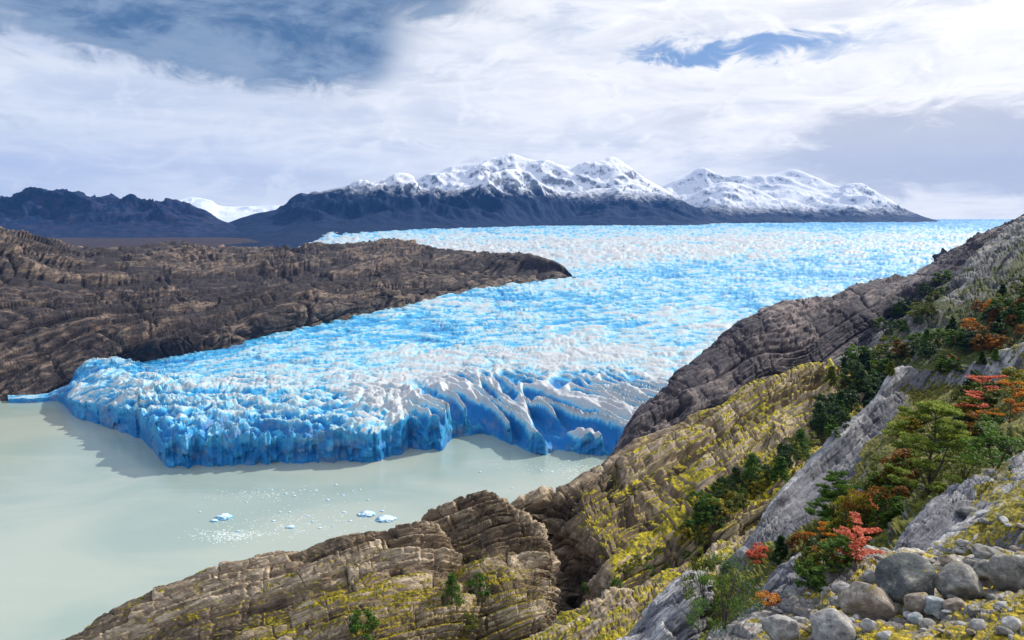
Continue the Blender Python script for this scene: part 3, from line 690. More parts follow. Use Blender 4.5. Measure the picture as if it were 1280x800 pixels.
# near outcrops: things
m_out = rock_mat('outcrop_rock', .30, (.05, .05, .065), (.22, .22, .245), (.62, .61, .60), strata=STR_N, mcols=((.16, .14, .015), (.46, .36, .03), (.07, .075, .015)))
def outcrop(rows, S, label, seed, sn=None, st=None, **kw):
    co, ms = loft(rows, .9)
    co, vary, fine = rock_surface(co, S, STR_N, ST, seed=seed, **kw)
    return sheet('rock_outcrop', co, m_out, {'vary': vary, 'moss': ms}, kind=None, label=label, cat='rock outcrop')
c7 = [(1098, 712, 22.6, 0), (1110, 690, 23.2, 0), (1125, 668, 24, 0), (1150, 644, 25, 0), (1175, 622, 26, 0), (1198, 607, 27, 0), (1225, 600, 27.5, .3), (1250, 588, 28, .5), (1275, 572, 28, .3), (1330, 545, 28, .3)]
a7 = [(1108, 716, 21.8, 0), (1140, 690, 22, 0), (1180, 665, 22.5, .1), (1225, 640, 23, .4), (1270, 620, 23, .4), (1330, 600, 23, .4)]
b7 = [(1115, 725, 21, .2), (1150, 708, 21, .3), (1200, 696, 20.8, .5), (1260, 680, 20.5, .6), (1330, 665, 20, .6)]
outcrop([drop(c7, 2.5, -6), c7, a7, b7, drop(b7, -1.5, -2)], .34, 'large sloping grey slab behind the round boulders at right', 51, amp=.7, block=.8, big=.6, elong=4)
c7b = [(760, 812, 44, 0), (790, 785, 46, 0), (820, 758, 48, 0), (842, 738, 49.5, 0), (862, 724, 50, 0), (880, 722, 50, 0), (888, 738, 49, .2)]
b7b = [(770, 840, 40, 0), (810, 812, 41, 0), (845, 785, 42, .1), (870, 765, 43, .2), (885, 760, 44, .3), (895, 765, 45, .3)]
outcrop([drop(c7b, 3, -14), c7b, b7b, drop(b7b, -3, -10)], .55, 'striped grey slab with jagged edge at bottom centre right', 55, amp=.9, block=1.0, big=.5, elong=7)
c7c = [(925, 770, 21.5, 0), (950, 742, 22.5, 0), (968, 722, 23.2, 0), (990, 706, 24, 0), (1012, 690, 24.6, .1), (1040, 684, 25, .3), (1062, 690, 25, .3)]
b7c = [(935, 790, 20, .1), (960, 768, 20, .1), (990, 748, 20.3, .2), (1020, 730, 20.6, .2), (1050, 718, 21, .3), (1068, 712, 21.3, .3)]
outcrop([drop(c7c, 1.5, -5), c7c, b7c, drop(b7c, -1.5, -3)], .30, 'low grey ribbed outcrop left of the round boulders', 59, amp=.9, block=1.1, big=.8, elong=4)

BVH = BVHTree.FromPolygons(BV_V, BV_F)
def hit(px, py):
    d = Vector(P(px, py, 1.0)) - Vector((0, 0, CAM_Z))
    h = BVH.ray_cast(Vector((0, 0, CAM_Z)), d.normalized())
    return h[0], h[1], h[3]

# ================================================================== BOULDERS AND STONES
def ico(sub):
    import bmesh
    bm = bmesh.new(); bmesh.ops.create_icosphere(bm, subdivisions=sub, radius=1)
    v = np.array([x.co[:] for x in bm.verts]); f = np.array([[y.index for y in x.verts] for x in bm.faces]); bm.free()
    return v, f
ICO5 = ico(5); ICO3 = ico(3); ICO4 = ico(4)
def boulder_mesh(base, dims, seed, facets=9, rough=1.0, mat=None, name='boulder', sh_=22):
    v, f = base; rs = np.random.default_rng(seed)
    v = v.copy(); d = v / np.linalg.norm(v, axis=1)[:, None]
    r = np.ones(len(v)) * 1.08
    for k in range(facets):     # cut by soft planes
        n = unit(rs.normal(size=3)); off = rs.uniform(.70, .98)
        c = d @ n; lim = np.where(c > .05, off / np.maximum(c, .05), 9)
        r = -np.log(np.exp(-r * sh_) + np.exp(-np.minimum(lim, 3) * sh_)) / sh_
    r = r + rough * (.07 * pn(d * 1.3 + seed) + .035 * fbm(d * 3.5 + seed, 4) + .02 * fbm(d * 9 + seed, 3, ridged=True))
    v = d * r[:, None] * np.array(dims) / 2
    me = make_mesh(name, v, f, mat, {'vary': ('POINT', .5 + .5 * pn(d * 2 + seed)), 'moss': ('POINT', np.full(len(v), .22))}, True)
    return me
def boulder_mat(name, dark, mid, light, S=.16, moss=True, stain=None):
    return rock_mat(name, S, dark, mid, light, moss=moss, stain=stain, mcols=((.16, .13, .015), (.40, .30, .03), (.07, .075, .015)), rough=.8)
mb_brown = boulder_mat('brown_boulder', (.09, .075, .062), (.26, .215, .175), (.56, .49, .41))
mb_green = boulder_mat('green_grey_boulder', (.035, .043, .045), (.115, .128, .128), (.42, .40, .34))
mb_grey = boulder_mat('grey_boulder', (.07, .07, .066), (.22, .215, .20), (.54, .52, .46))
mb_blue = boulder_mat('blue_grey_boulder', (.14, .17, .18), (.32, .36, .37), (.58, .62, .62), moss=False)
mb_pale = boulder_mat('pale_boulder', (.20, .20, .20), (.42, .42, .41), (.70, .69, .66), moss=False)
mb_stone = boulder_mat('stone_grey', (.10, .095, .095), (.32, .31, .30), (.66, .64, .60), moss=True)
bl = [ # px, py of centre, width px, height px, Y, dims ratio depth, material, label
 (1085, 752, 66, 48, 15.2, .9, mb_brown, 'rounded brown boulder, left and nearest of the three big boulders'),
 (1134, 726, 72, 58, 17.2, .9, mb_green, 'tallest dark green grey boulder with a mossy crack, middle of the three big boulders'),
 (1196, 729, 56, 46, 17.0, .9, mb_grey, 'smooth grey boulder right of the dark green grey one'),
 (1168, 757, 30, 24, 15.2, .9, mb_blue, 'small blue grey rounded stone below the dark boulder'),
 (1148, 755, 34, 30, 15.8, .9, mb_brown, 'brown stone tucked under the dark boulder'),
 (1144, 773, 20, 14, 14.6, .9, mb_blue, 'flat pale blue stone under the blue grey stone'),
 (1233, 691, 38, 20, 20.0, .8, mb_grey, 'flat topped box shaped grey block on the terrace'),
 (1230, 715, 36, 28, 18.0, .8, mb_grey, 'angular grey rock right of the smooth grey boulder'),
 (1262, 716, 46, 50, 17.0, .8, mb_grey, 'tall grey rock with a mossy top at the right edge'),
 (1193, 757, 26, 18, 15.2, .8, mb_brown, 'low brown stone beside the blue grey stone'),
 (1216, 764, 20, 14, 14.8, .8, mb_grey, 'small grey stone in the gravel right of the blue grey stone'),
 (1265, 779, 24, 18, 13.6, .8, mb_pale, 'whitish stone lying in yellow moss at the right edge'),
 (1086, 783, 18, 18, 14.0, .8, mb_pale, 'pale blue white stone below the brown boulder'),
 (1108, 795, 22, 12, 13.6, .8, mb_pale, 'pale stone at the bottom edge below the brown boulder'),
 (1090, 722, 28, 22, 18.5, .8, mb_grey, 'dark topped grey stone behind the brown boulder'),
 (1185, 702, 22, 18, 19.5, .8, mb_brown, 'grey brown stone above and behind the smooth grey boulder'),
 (1040, 790, 60, 50, 14.2, .8, mb_stone, 'large angular pale grey rock at the bottom edge left of the brown boulder'),
 (975, 786, 44, 40, 15.5, .8, mb_stone, 'pale grey rock with moss at the bottom edge, left of the terrace'),
 (1000, 776, 16, 12, 15.6, .8, mb_stone, 'dark sided little stone in orange moss at the bottom'),
 (932, 692, 20, 16, 60, .9, mb_stone, 'grey stone beside the small pink bush at the foot of the fin'),
 (992, 752, 18, 14, 18.0, .9, mb_stone, 'light capped stone next to the orange heath patch'),
 (1052, 736, 22, 14, 18.0, .9, mb_stone, 'flat grey stone just left of the brown boulder'),
]
for i, (px, py, wp, hp, Y, dr, mt, lab) in enumerate(bl):
    lh, _, _ = hit(px, py + hp * .42)
    if lh is not None and Y < 40: Y = min(max(lh.y + wp * lh.y / FPX * .22, Y * .8), Y * 1.3)
    elif lh is not None: Y = lh.y
    x, y, z = P(px, py, Y); W_ = wp * Y / FPX * 1.06; H_ = hp * Y / FPX * 1.12
    sub = ICO5 if wp > 30 else ICO4
    fac = 9; 
    me = boulder_mesh(sub, (W_, W_ * dr, H_), 100 + i * 7, fac if i not in (6, 16, 17) else 14, 1.0, mt)
    o = link('boulder', me, loc=(x, y, z)); o.rotation_euler = (0, random.Random(i).uniform(-.12, .12), 0)
    tag(o, lab, 'boulder' if wp > 30 else 'stone')
# labels from landmarks in the view
MARKS = [(280, 647, 'the leftmost blue floe'), (290, 670, 'the foam patch'), (459, 643, 'the white topped floe'), (363, 659, 'the small middle floe'), (700, 588, 'the cove at the ice front'), (520, 560, 'the first bay in the ice front'), (330, 580, 'the long ice wall'),
 (1128, 470, 'the fin point'), (1160, 560, 'the large beech'), (1068, 668, 'the salmon red tree'), (1020, 680, 'the golden sapling'),
 (1085, 752, 'the big brown boulder'), (1134, 726, 'the tallest dark boulder'), (1196, 729, 'the smooth grey boulder'), (1000, 500, 'the mossy ledge end'),
 (1022, 525, 'the tallest dark conifer'), (938, 590, 'the bright green conifer'), (1215, 316, 'the hillside crest'), (1180, 650, 'the large grey slab'),
 (925, 690, 'the foot of the fin'), (905, 740, 'the big green bush'), (820, 770, 'the striped slab'), (1228, 500, 'the pale red tree'),
 (1250, 640, 'the mossy bank'), (1040, 790, 'the angular rock'), (1262, 716, 'the tall edge rock'), (1168, 757, 'the blue grey stone'), (975, 786, 'the pale mossy rock'),
 (1050, 545, 'the middle of the fin'), (985, 615, 'the lower part of the fin'), (1280, 440, 'the upper right edge'), (1233, 691, 'the flat topped block'), (1090, 430, 'the hillside foot'), (780, 700, 'the dark gully')]
USED = set()
def place_label(px, py, what, size):
    m = sorted(MARKS, key=lambda q: math.hypot(q[0] - px, q[1] - py))
    def rel(q):
        dx, dy = px - q[0], py - q[1]; v = 'above' if dy < 0 else 'below'; h = 'left' if dx < 0 else 'right'
        if abs(dx) > 2 * abs(dy): return h + ' of'
        if abs(dy) > 2 * abs(dx): return v
        return v + ' and ' + h + ' of'
    near_ = 'close ' if math.hypot(m[0][0] - px, m[0][1] - py) < 26 else ''
    for lab in (f'{what} {near_}{rel(m[0])} {m[0][2]}', f'{size} {what} {near_}{rel(m[0])} {m[0][2]}',
                f'{what} {rel(m[0])} {m[0][2]}, {rel(m[1])} {m[1][2]}', f'{size} {what} {rel(m[0])} {m[0][2]}, {rel(m[2])} {m[2][2]}'):
        if lab not in USED and len(lab.split()) <= 16:
            USED.add(lab); return lab
    for q in m[3:6]:
        lab = f'{size} {what} {rel(q)} {q[2]}'
        if lab not in USED:
            USED.add(lab); return lab
    return lab
# many smaller stones
rr = random.Random(5)
smesh = [boulder_mesh(ICO3, (1, .85, .62), 300 + k, 12, 1.2, [mb_stone, mb_grey, mb_pale, mb_brown][k % 4], 'stone', 45) for k in range(8)]
def stones(n, box, size, label, group, avoid=()):
    k = 0; tries = 0; mat_w = {mb_stone.name: 'grey lichened', mb_grey.name: 'plain grey', mb_pale.name: 'whitish', mb_brown.name: 'brownish'}
    while k < n and tries < n * 20:
        tries += 1
        px = rr.uniform(box[0], box[2]); py = rr.uniform(box[1], box[3])
        loc, nor, dist = hit(px, py)
        if loc is None or dist > 90: continue
        s = rr.uniform(*size) * loc.y / FPX * (1.0 if rr.random() < .8 else 1.7)
        sm = rr.choice(smesh); o = link('stone', sm, loc=loc + Vector((0, 0, s * .12))); spx = s * FPX / loc.y
        o.scale = (s, s * rr.uniform(.7, 1.1), s * rr.uniform(.6, 1)); o.rotation_euler = (rr.uniform(-.3, .3), rr.uniform(-.3, .3), rr.uniform(0, 6.28))
        tag(o, place_label(px, py, mat_w[sm.materials[0].name] + ' stone lying', 'larger' if spx > 16 else 'small' if spx > 10 else 'tiny'), 'stone', group); k += 1
stones(34, (1130, 742, 1280, 800), (8, 17), 'small stone in the gravel of the lower right corner', 'stones in the lower right corner')
stones(24, (1195, 640, 1280, 740), (8, 18), 'small stone on the slab and terrace at the right edge', 'stones near the right edge')
stones(40, (940, 735, 1075, 800), (7, 17), 'small stone among yellow moss at the bottom left of the brown boulder', 'stones left of the brown boulder')
stones(12, (1070, 685, 1240, 712), (7, 13), 'small stone on the rim behind the big boulders', 'stones behind the boulders')

# ================================================================== PLANTS
def leaf_mat(name, c1, c2, c3):
    m, t, b = new_mat(name, .6, .25)
    v = t.attr('vary'); c = t.mix(t.smooth(v, .0, .55), c1, c2); c = t.mix(t.smooth(v, .5, 1.0), c, c3)
    t.l.new(c, b.inputs['Base Color'])
    tr = t.new('ShaderNodeBsdfTranslucent'); t.l.new(c, tr.inputs[0])
    mx = t.new('ShaderNodeMixShader'); mx.inputs[0].default_value = .42
    out = t.n['Material Output']; t.l.new(b.outputs[0], mx.inputs[1]); t.l.new(tr.outputs[0], mx.inputs[2]); t.l.new(mx.outputs[0], out.inputs[0])
    return m
LM = {
 'light': leaf_mat('light_green_leaf', (.09, .14, .02), (.26, .33, .05), (.48, .53, .10)),
 'dark': leaf_mat('dark_green_leaf', (.014, .040, .014), (.040, .090, .024), (.10, .17, .03)),
 'green': leaf_mat('green_leaf', (.035, .085, .012), (.085, .18, .020), (.21, .34, .035)),
 'olive': leaf_mat('olive_leaf', (.060, .085, .012), (.15, .18, .020), (.34, .34, .035)),
 'yellow': leaf_mat('yellow_leaf', (.16, .13, .012), (.36, .29, .02), (.55, .46, .04)),
 'orange': leaf_mat('orange_leaf', (.30, .09, .012), (.62, .24, .02), (.78, .42, .05)),
 'red': leaf_mat('red_leaf', (.45, .09, .05), (.80, .22, .12), (.88, .38, .24)),
 'rust': leaf_mat('rust_leaf', (.12, .055, .012), (.28, .12, .018), (.45, .22, .03)),
}
m_bark, t, b = new_mat('bark', .9); g = t.new('ShaderNodeNewGeometry')
t.l.new(t.mix(t.noise(g.outputs['Position'], 6, 5), (.03, .024, .02), (.12, .10, .085)), b.inputs['Base Color'])
def tube(pts, rads, n=6):
    v = []; f = []
    for k, (p, r) in enumerate(zip(pts, rads)):
        p = Vector(p); d = Vector(pts[min(k + 1, len(pts) - 1)]) - Vector(pts[max(k - 1, 0)])
        q = d.to_track_quat('Z', 'Y')
        for j in range(n):
            a = 6.2832 * j / n; v.append(tuple(p + q @ Vector((math.cos(a) * r, math.sin(a) * r, 0))))
    for k in range(len(pts) - 1):
        for j in range(n): f.append((k * n + j, k * n + (j + 1) % n, (k + 1) * n + (j + 1) % n, (k + 1) * n + j))
    return v, f
def leaves(cent, size, rs, mat, name='crown', flat=.5, vary=None):
    """one small rhombic leaf per centre"""
    n = len(cent); nrm = rs.normal(size=(n, 3)); nrm[:, 2] = np.abs(nrm[:, 2]) + flat * 1.6; nrm /= np.linalg.norm(nrm, axis=1)[:, None]
    a = np.cross(nrm, rs.normal(size=(n, 3))); a /= np.linalg.norm(a, axis=1)[:, None]; b_ = np.cross(nrm, a)
    s = (size * rs.uniform(.6, 1.4, n))[:, None]
    co = np.stack([cent - a * s, cent + b_ * s * .55, cent + a * s, cent - b_ * s * .55], 1).reshape(-1, 3)
    f = np.arange(n * 4).reshape(n, 4)
    v = np.repeat(vary if vary is not None else rs.uniform(0, 1, n), 4)
    return make_mesh(name, co, f, mat, {'vary': ('POINT', np.clip(v, 0, 1))})
def plant_mesh(style, hpx, mat, seed):
    """unit-height plant; returns crown mesh and woody mesh"""
    rs = np.random.default_rng(seed); leaf = 1.25 / hpx
    cl = []; tw = []; tf = []; cv = []
    def wood(pts, rads):
        v, f = tube(pts, rads, 5); b0 = len(tw); tw.extend(v); tf.extend([tuple(i + b0 for i in q) for q in f])
    def clump(c, r, n, fl=.35):
        d = rs.normal(size=(n, 3)); d /= np.linalg.norm(d, axis=1)[:, None]
        rr_ = r * rs.uniform(.25, 1.0, n)[:, None] ** .6
        q = np.array(c) + d * rr_ * np.array([1, 1, fl]); cl.append(q)
        cv.append(np.clip(rs.uniform(.1, .5) + rs.normal(0, .2, n) + .25 * d[:, 2], 0, 1))
    dens = hpx / 60.
    if style == 'tree':      # layered southern beech: tiers of flat sprays on a forked trunk
        forks = []
        wood([(0, 0, -.08), (.01, 0, .15), (-.02, .01, .38), (.02, 0, .62), (0, 0, .86)], [.028, .022, .016, .010, .004])
        wood([(0, 0, .1), (.10, .02, .34), (.17, .04, .60)], [.017, .011, .005]); wood([(0, 0, .05), (-.12, .0, .28), (-.22, .02, .50)], [.015, .010, .004])
        for k in range(42):
            z = rs.uniform(.16, .97); R_ = .42 * math.sqrt(max(0, 1 - ((z - .45) / .58) ** 2)) + .04
            a = rs.uniform(0, 6.28); q = rs.uniform(.35, 1.0) * R_
            c = (math.cos(a) * q, math.sin(a) * q, z); wood([(0, 0, z - .10), (c[0] * .5, c[1] * .5, z - .05), c], [.006, .004, .002])
            for _ in range(4):
                clump((c[0] + rs.normal() * .055, c[1] + rs.normal() * .055, c[2] + rs.normal() * .018), rs.uniform(.05, .095), int(105 * dens ** 1.3), .28)
    elif style == 'conifer':
        wood([(0, 0, -.05), (0, 0, .95)], [.025, .004])
        for k in range(26):
            z = .05 + .93 * (k / 26) ** .9; R_ = .30 * (1 - z) + .03
            for j in range(5):
                a = rs.uniform(0, 6.28); q = R_ * rs.uniform(.4, 1.1)
                clump((math.cos(a) * q, math.sin(a) * q, z), .06 + .05 * (1 - z), int(16 * dens + 6), .5)
    elif style == 'spray':   # open autumn sapling with horizontal sprays
        wood([(0, 0, -.08), (.03, 0, .3), (.0, .02, .7)], [.014, .009, .003])
        for k in range(13):
            z = .12 + .85 * (k + rs.uniform(0, 1)) / 13; a = rs.uniform(0, 6.28); L = rs.uniform(.25, .58) * (1.1 - .5 * z)
            e = (math.cos(a) * L, math.sin(a) * L, z + rs.uniform(-.03, .10)); wood([(0, 0, z - .08), (e[0] * .5, e[1] * .5, z), e], [.006, .004, .0015])
            for j in range(5):
                f_ = .3 + .7 * j / 4; clump((e[0] * f_, e[1] * f_, z - .02 + (e[2] - z) * f_), .075, int(26 * dens + 8), .3)
    else:                    # shrub: rounded, broken outline from many clumps
        for k in range(5):
            a = rs.uniform(0, 6.28); wood([(0, 0, -.08), (math.cos(a) * .12, math.sin(a) * .12, .35), (math.cos(a) * .28, math.sin(a) * .28, .7)], [.016, .009, .003])
        for k in range(34):
            a = rs.uniform(0, 6.28); z = rs.uniform(.05, .95); R_ = .55 * math.sqrt(max(.02, 1 - (z / 1.05) ** 2)); q = R_ * rs.uniform(.3, 1) ** .5
            clump((math.cos(a) * q, math.sin(a) * q, z * rs.uniform(.8, 1.0)), rs.uniform(.08, .17), int(75 * dens + 14), .6)
    c = np.concatenate(cl); c = c[c[:, 2] > -.03] if False else c
    return leaves(c, leaf, rs, mat, 'crown', .3, np.concatenate(cv)), make_mesh('trunk', tw, tf, m_bark)
_pc = {}
def plant(px, py, hpx, style, col, label, cat=None, group=None, wide=1.0, name=None, var=0, sink=.03, Y=None):
    cls = 26 if hpx < 36 else (55 if hpx < 80 else 120)
    key = (style, cls, col, var)
    if key not in _pc: _pc[key] = plant_mesh(style, cls, LM[col], hash((style, cls, var)) % 9999 if False else (len(_pc) * 13 + 5))
    loc, nor, dist = hit(px, py)
    if loc is None or dist > 700: return None
    if Y: loc = Vector(P(px, py, Y)); dist = loc.length if False else (loc - Vector((0, 0, CAM_Z))).length
    dep = loc.y * CP - (loc.z - CAM_Z) * SP
    h = hpx * dep / FPX
    nm = name or {'tree': 'beech_tree', 'conifer': 'conifer', 'spray': 'sapling', 'shrub': 'shrub'}[style]
    e = bpy.data.objects.new(nm, None); COL.objects.link(e); e.location = loc - Vector((0, 0, h * sink)); e.empty_display_size = .1
    e.scale = (h * wide, h * wide, h); e.rotation_euler = (0, 0, rr.uniform(0, 6.28))
    tag(e, label, cat or {'tree': 'tree', 'conifer': 'tree', 'spray': 'tree', 'shrub': 'shrub'}[style], group)
    link('crown', _pc[key][0], e); link('trunk' if style != 'shrub' else 'stem', _pc[key][1], e)
    return e
# named plants
plant(1160, 618, 122, 'tree', 'light', 'large green beech tree with visible trunk in front of the grey fin', wide=.82)
plant(1112, 622, 62, 'shrub', 'olive', 'yellow green bush at the left foot of the large beech tree', wide=1.1)
plant(1205, 600, 46, 'shrub', 'olive', 'green bush at the right foot of the large beech tree', wide=1.2, var=1)
plant(1228, 520, 58, 'spray', 'red', 'pale red autumn tree right of the large beech tree', wide=1.0)
plant(1262, 530, 62, 'spray', 'orange', 'orange autumn tree near the right edge, above the mossy bank', wide=1.0)
plant(1245, 585, 62, 'shrub', 'green', 'dark green bush below the red and orange trees', wide=1.3)
plant(1275, 500, 48, 'shrub', 'olive', 'yellow green bush at the right edge beside the orange tree', wide=1.2)
plant(1220, 560, 52, 'spray', 'rust', 'thin brown orange sapling between beech and red tree', wide=1.0)
plant(1068, 708, 72, 'spray', 'red', 'bright salmon red tree above the rim of the boulder terrace', wide=1.15, sink=.12)
plant(1092, 655, 48, 'spray', 'red', 'small salmon red spray higher and right of the bright red tree', wide=1.1, var=1)
plant(1020, 712, 70, 'spray', 'orange', 'golden orange sapling left of the bright red tree', wide=.62, var=1)
plant(1088, 670, 72, 'shrub', 'rust', 'olive and rust bush right behind the salmon red tree', wide=.9)
plant(1065, 672, 70, 'shrub', 'yellow', 'yellow brown bush behind the salmon red tree', wide=.8, var=2)
plant(1045, 668, 84, 'tree', 'green', 'bright green bushy tree at the lower side of the grey fin', wide=.85, var=3)
plant(975, 700, 34, 'conifer', 'dark', 'small dark green conifer at the foot of the grey fin', wide=1.1)
plant(1000, 690, 30, 'shrub', 'rust', 'small rust bush beside the dark conifer')
plant(947, 702, 26, 'shrub', 'red', 'small pink red bush by the grey stone')
plant(905, 785, 108, 'shrub', 'green', 'big bright green bush at bottom right of the mossy ridge', wide=.82, var=4)
plant(880, 750, 70, 'shrub', 'olive', 'olive bush on the left side of the big green bush', wide=.8, var=5)
plant(960, 756, 16, 'shrub', 'orange', 'low orange heath patch on the rim below the big green bush', wide=2.2, cat='heath patch')
plant(565, 756, 44, 'conifer', 'green', 'dark green bush in the cleft beside the rounded knoll', wide=1.15, name='shrub', cat='shrub')
plant(598, 742, 26, 'shrub', 'green', 'small green bush right of the cleft bush on the knoll')
plant(455, 792, 34, 'shrub', 'green', 'green bush at the bottom of the lower left ridge', wide=1.0)
plant(585, 785, 24, 'shrub', 'olive', 'olive bush below the cleft of the knoll')
plant(1022, 548, 50, 'conifer', 'dark', 'tallest dark conifer under the mossy ledge end', wide=1.1)
plant(1000, 575, 42, 'conifer', 'green', 'lighter green conifer left of the tallest dark conifer', wide=1.2)
plant(1042, 536, 34, 'shrub', 'dark', 'dark round bush right of the tallest dark conifer')
plant(975, 600, 32, 'conifer', 'green', 'green conifer in the middle of the hollow below the ledges', wide=1.2)
plant(938, 612, 50, 'conifer', 'green', 'bright green conifer on the moss below the ledges', wide=1.05)
plant(918, 618, 38, 'conifer', 'dark', 'dark conifer just left of the bright green conifer on the moss', wide=1.1)
plant(870, 632, 22, 'shrub', 'green', 'little green bush alone on the mossy ridge')
# groups of undergrowth
def scatter(n, poly, hrange, cols, styles, label, group, wide=1.15):
    k = 0; tr = 0
    xs = [p[0] for p in poly]; ys = [p[1] for p in poly]
    def inside(x, y):
        c = False; j = len(poly) - 1
        for i in range(len(poly)):
            if (poly[i][1] > y) != (poly[j][1] > y) and x < (poly[j][0] - poly[i][0]) * (y - poly[i][1]) / (poly[j][1] - poly[i][1]) + poly[i][0]: c = not c
            j = i
        return c
    while k < n and tr < n * 30:
        tr += 1
        x = rr.uniform(min(xs), max(xs)); y = rr.uniform(min(ys), max(ys))
        if not inside(x, y): continue
        col = rr.choice(cols); st = rr.choice(styles)
        lab = label.replace('#', {'dark': 'dark green', 'green': 'green', 'olive': 'olive green', 'yellow': 'yellow', 'orange': 'orange', 'rust': 'rust brown', 'red': 'red'}[col])
        hp = rr.uniform(*hrange); o = plant(x, y, hp, st, col, lab, group=group, wide=wide, var=rr.randint(0, 1))
        if o:
            k += 1; mid_h = .5 * (hrange[0] + hrange[1])
            o['label'] = place_label(x, y, lab.split(' bush')[0].replace('# ', '') + (' pointed bush' if st == 'conifer' else ' rounded bush'), 'taller' if hp > mid_h else 'lower')
scatter(46, [(1020, 555), (1040, 470), (1110, 430), (1118, 462), (1090, 500), (1040, 550)], (14, 30), ['dark', 'dark', 'green', 'olive'], ['shrub', 'shrub', 'conifer'], '# bush in the shaded valley left of the fin point', 'bushes in the shaded valley')
scatter(50, [(1110, 465), (1125, 440), (1190, 412), (1240, 375), (1280, 350), (1280, 440), (1200, 468)], (11, 23), ['dark', 'dark', 'green', 'green', 'olive', 'rust'], ['shrub', 'shrub', 'conifer'], '# bush on the shaded hillside behind the fin', 'bushes on the hillside')
scatter(10, [(1190, 440), (1200, 405), (1230, 390), (1280, 380), (1280, 430), (1230, 450)], (13, 24), ['orange', 'rust', 'rust'], ['shrub'], '# bush high on the shaded hillside at right', 'autumn bushes on the hillside')
scatter(20, [(1080, 420), (1130, 385), (1180, 350), (1200, 370), (1130, 420)], (8, 18), ['dark', 'olive', 'green'], ['shrub'], '# low bush on the upper grey hillside', 'low bushes on the upper hillside')
scatter(45, [(850, 670), (880, 625), (940, 580), (990, 560), (1020, 548), (940, 625), (880, 680)], (10, 24), ['dark', 'green', 'olive', 'yellow'], ['shrub'], '# bush in the hollow along the left foot of the fin', 'bushes in the hollow left of the fin')
scatter(34, [(985, 730), (1075, 630), (1115, 575), (1150, 620), (1110, 650), (1050, 700), (1000, 745)], (18, 36), ['dark', 'green', 'olive', 'rust'], ['shrub'], '# bush in the thicket on the right side of the fin', 'bushes in the thicket')
scatter(24, [(1120, 560), (1140, 520), (1280, 470), (1280, 570), (1200, 600), (1130, 630)], (16, 34), ['green', 'olive', 'dark', 'yellow'], ['shrub'], '# bush on the bank around the large beech tree', 'bushes around the beech tree')
scatter(16, [(720, 745), (800, 690), (870, 650), (880, 690), (790, 730)], (7, 14), ['green', 'olive'], ['shrub'], '# little bush on the lower moss of the ridge', 'little bushes on the mossy ridge')

# ================================================================== FLOATING ICE
m_floe, t, b = new_mat('floating_ice', .35, .5)
g = t.new('ShaderNodeNewGeometry'); sp = t.new('ShaderNodeSeparateXYZ'); t.l.new(g.outputs['Normal'], sp.inputs[0])
t.l.new(t.mix(t.smooth(t.m('ADD', sp.outputs[2], t.m('MULTIPLY', t.noise(g.outputs['Position'], .8, 5), .9)), .85, 1.5), (.10, .46, .74), (.68, .80, .86)), b.inputs['Base Color'])
floe_meshes = []
def floe(px, py, wpx, hgt, label, seed, group=None, d=.5):
    Y = Yat(px, py, 0); x, y, z = P(px, py, Y); W_ = wpx * Y / FPX
    v, f = ICO4 if wpx > 12 else ICO3; dd = v.copy()
    r = .9 + .55 * fbm(dd * 1.9 + seed * 3.7, 4) + .35 * fbm(dd * 3.2 + seed, 3, ridged=True)
    vv = dd * r[:, None] * np.array([W_ / 2, W_ * d / 2 * 1.6, hgt])
    me = make_mesh('ice_floe', vv, f, m_floe, None, False)
    o = link('ice_floe', me, loc=(x, y, hgt * .05)); tag(o, label, 'ice floe', group); return o
floe(280, 647, 19, 1.9, 'light blue ice floe, leftmost above the patch of foam', 1)
floe(268, 651, 9, 1.0, 'small white lump of ice touching the leftmost blue floe', 12)
floe(459, 643, 20, 1.3, 'flat white topped blue floe behind the ridge crest', 2)
floe(482, 649, 24, 1.2, 'pale blue floe partly behind the crest of the lower left ridge', 3)
floe(363, 659, 10, .8, 'small blue floe midway between the foam and the ridge', 4)
floe(478, 639, 5, .6, 'tiny white ice lump above the pale blue floe', 5)
specks = [(357, 617), (368, 620), (330, 615), (395, 613), (429, 619), (441, 614), (472, 617), (420, 606), (410, 625), (385, 645), (391, 652), (411, 652), (438, 651), (342, 651), (343, 663), (366, 665), (298, 664), (340, 612), (322, 612), (380, 612), (400, 660), (416, 658), (308, 628), (362, 640), (450, 612), (430, 640), (350, 640), (250, 640), (460, 625), (702, 583), (690, 590), (676, 588), (600, 590), (640, 610)]
for k, (x, y) in enumerate(specks):
    wq = rr.uniform(2.2, 5.0); floe(x, y, wq, rr.uniform(.25, .5), place_label(x, y, 'tiny speck of floating ice', 'bigger' if wq > 3.6 else 'fainter'), 40 + k, 'specks of floating ice')
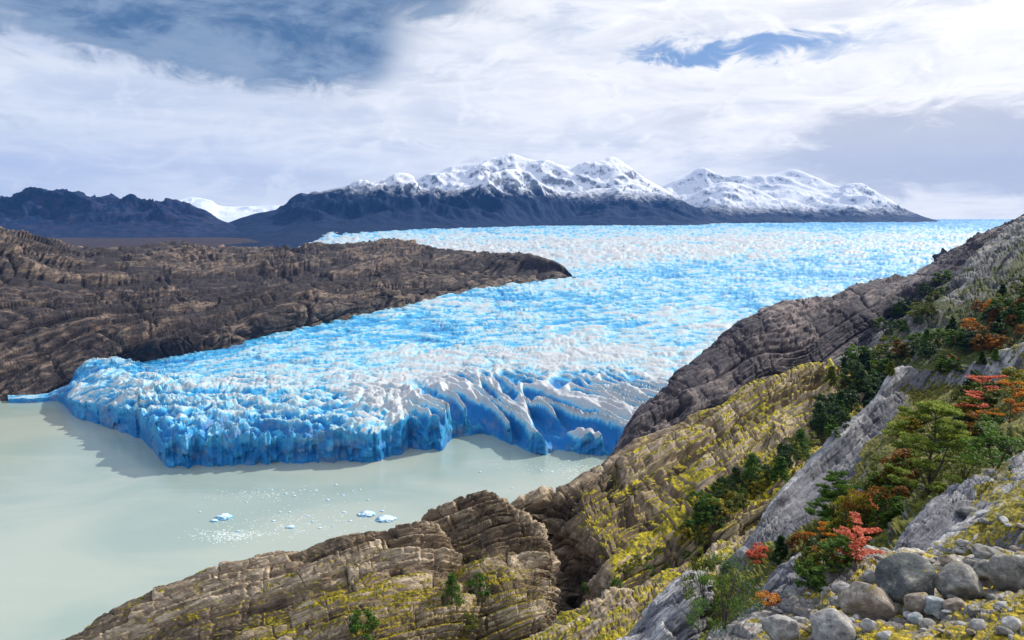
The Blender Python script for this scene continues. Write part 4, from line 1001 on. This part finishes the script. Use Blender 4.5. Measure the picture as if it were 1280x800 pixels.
# foam of brash ice: one scattered patch
v_, f_ = [], []
def brash(cx, cy, wx, wy, n, s0):
    for k in range(n):
        px = rr.gauss(cx, wx); py = rr.gauss(cy, wy); Y = Yat(px, py, 0); x, y, _ = P(px, py, Y); s = rr.uniform(.25, s0)
        b0 = len(v_); m_ = 6; hz = .08 + s * .12
        for j in range(m_):
            a = 6.283 * j / m_; q = s * rr.uniform(.6, 1.3); v_.append((x + math.cos(a) * q * 1.3, y + math.sin(a) * q, .02))
        v_.append((x, y, hz))
        for j in range(m_): f_.append((b0 + j, b0 + (j + 1) % m_, b0 + m_))
brash(282, 670, 20, 4.0, 230, .7); brash(300, 668, 22, 3, 110, .6); brash(350, 655, 40, 9, 180, .55); brash(330, 618, 30, 4, 120, .55); brash(730, 590, 16, 8, 150, .7); brash(420, 650, 40, 14, 110, .5); brash(690, 585, 30, 6, 80, .5)
m_foam, t, b = new_mat('brash_ice', .6); b.inputs['Base Color'].default_value = (.60, .68, .65, 1)
tag(link('brash_ice', make_mesh('brash_ice', v_, f_, m_foam)), 'scattered white crumbs of brash ice drifting on the lake', kind='stuff')

# ================================================================== HAZE
hx, hy0, hy1, hz0, hz1 = 24200, -3200, 13200, -45, 1300
v = [(sx * hx, y, z) for z in (hz0, hz1) for (sx, y) in ((-1, hy0), (1, hy0), (1, hy1), (-1, hy1))]
f = [(0, 3, 2, 1), (4, 5, 6, 7), (0, 1, 5, 4), (1, 2, 6, 5), (2, 3, 7, 6), (3, 0, 4, 7)]
m_h = bpy.data.materials.new('haze_air'); m_h.use_nodes = True; t = NT(m_h.node_tree); t.n.clear()
out = t.new('ShaderNodeOutputMaterial'); vol = t.new('ShaderNodeVolumePrincipled')
vol.inputs['Color'].default_value = (.12, .38, 1.0, 1); vol.inputs['Density'].default_value = 2.7e-5; vol.inputs['Anisotropy'].default_value = 0.0
t.l.new(vol.outputs[0], out.inputs['Volume'])
tag(link('haze', make_mesh('haze', v, f, m_h)), 'thin bluish air over the lake and mountains', kind='stuff')
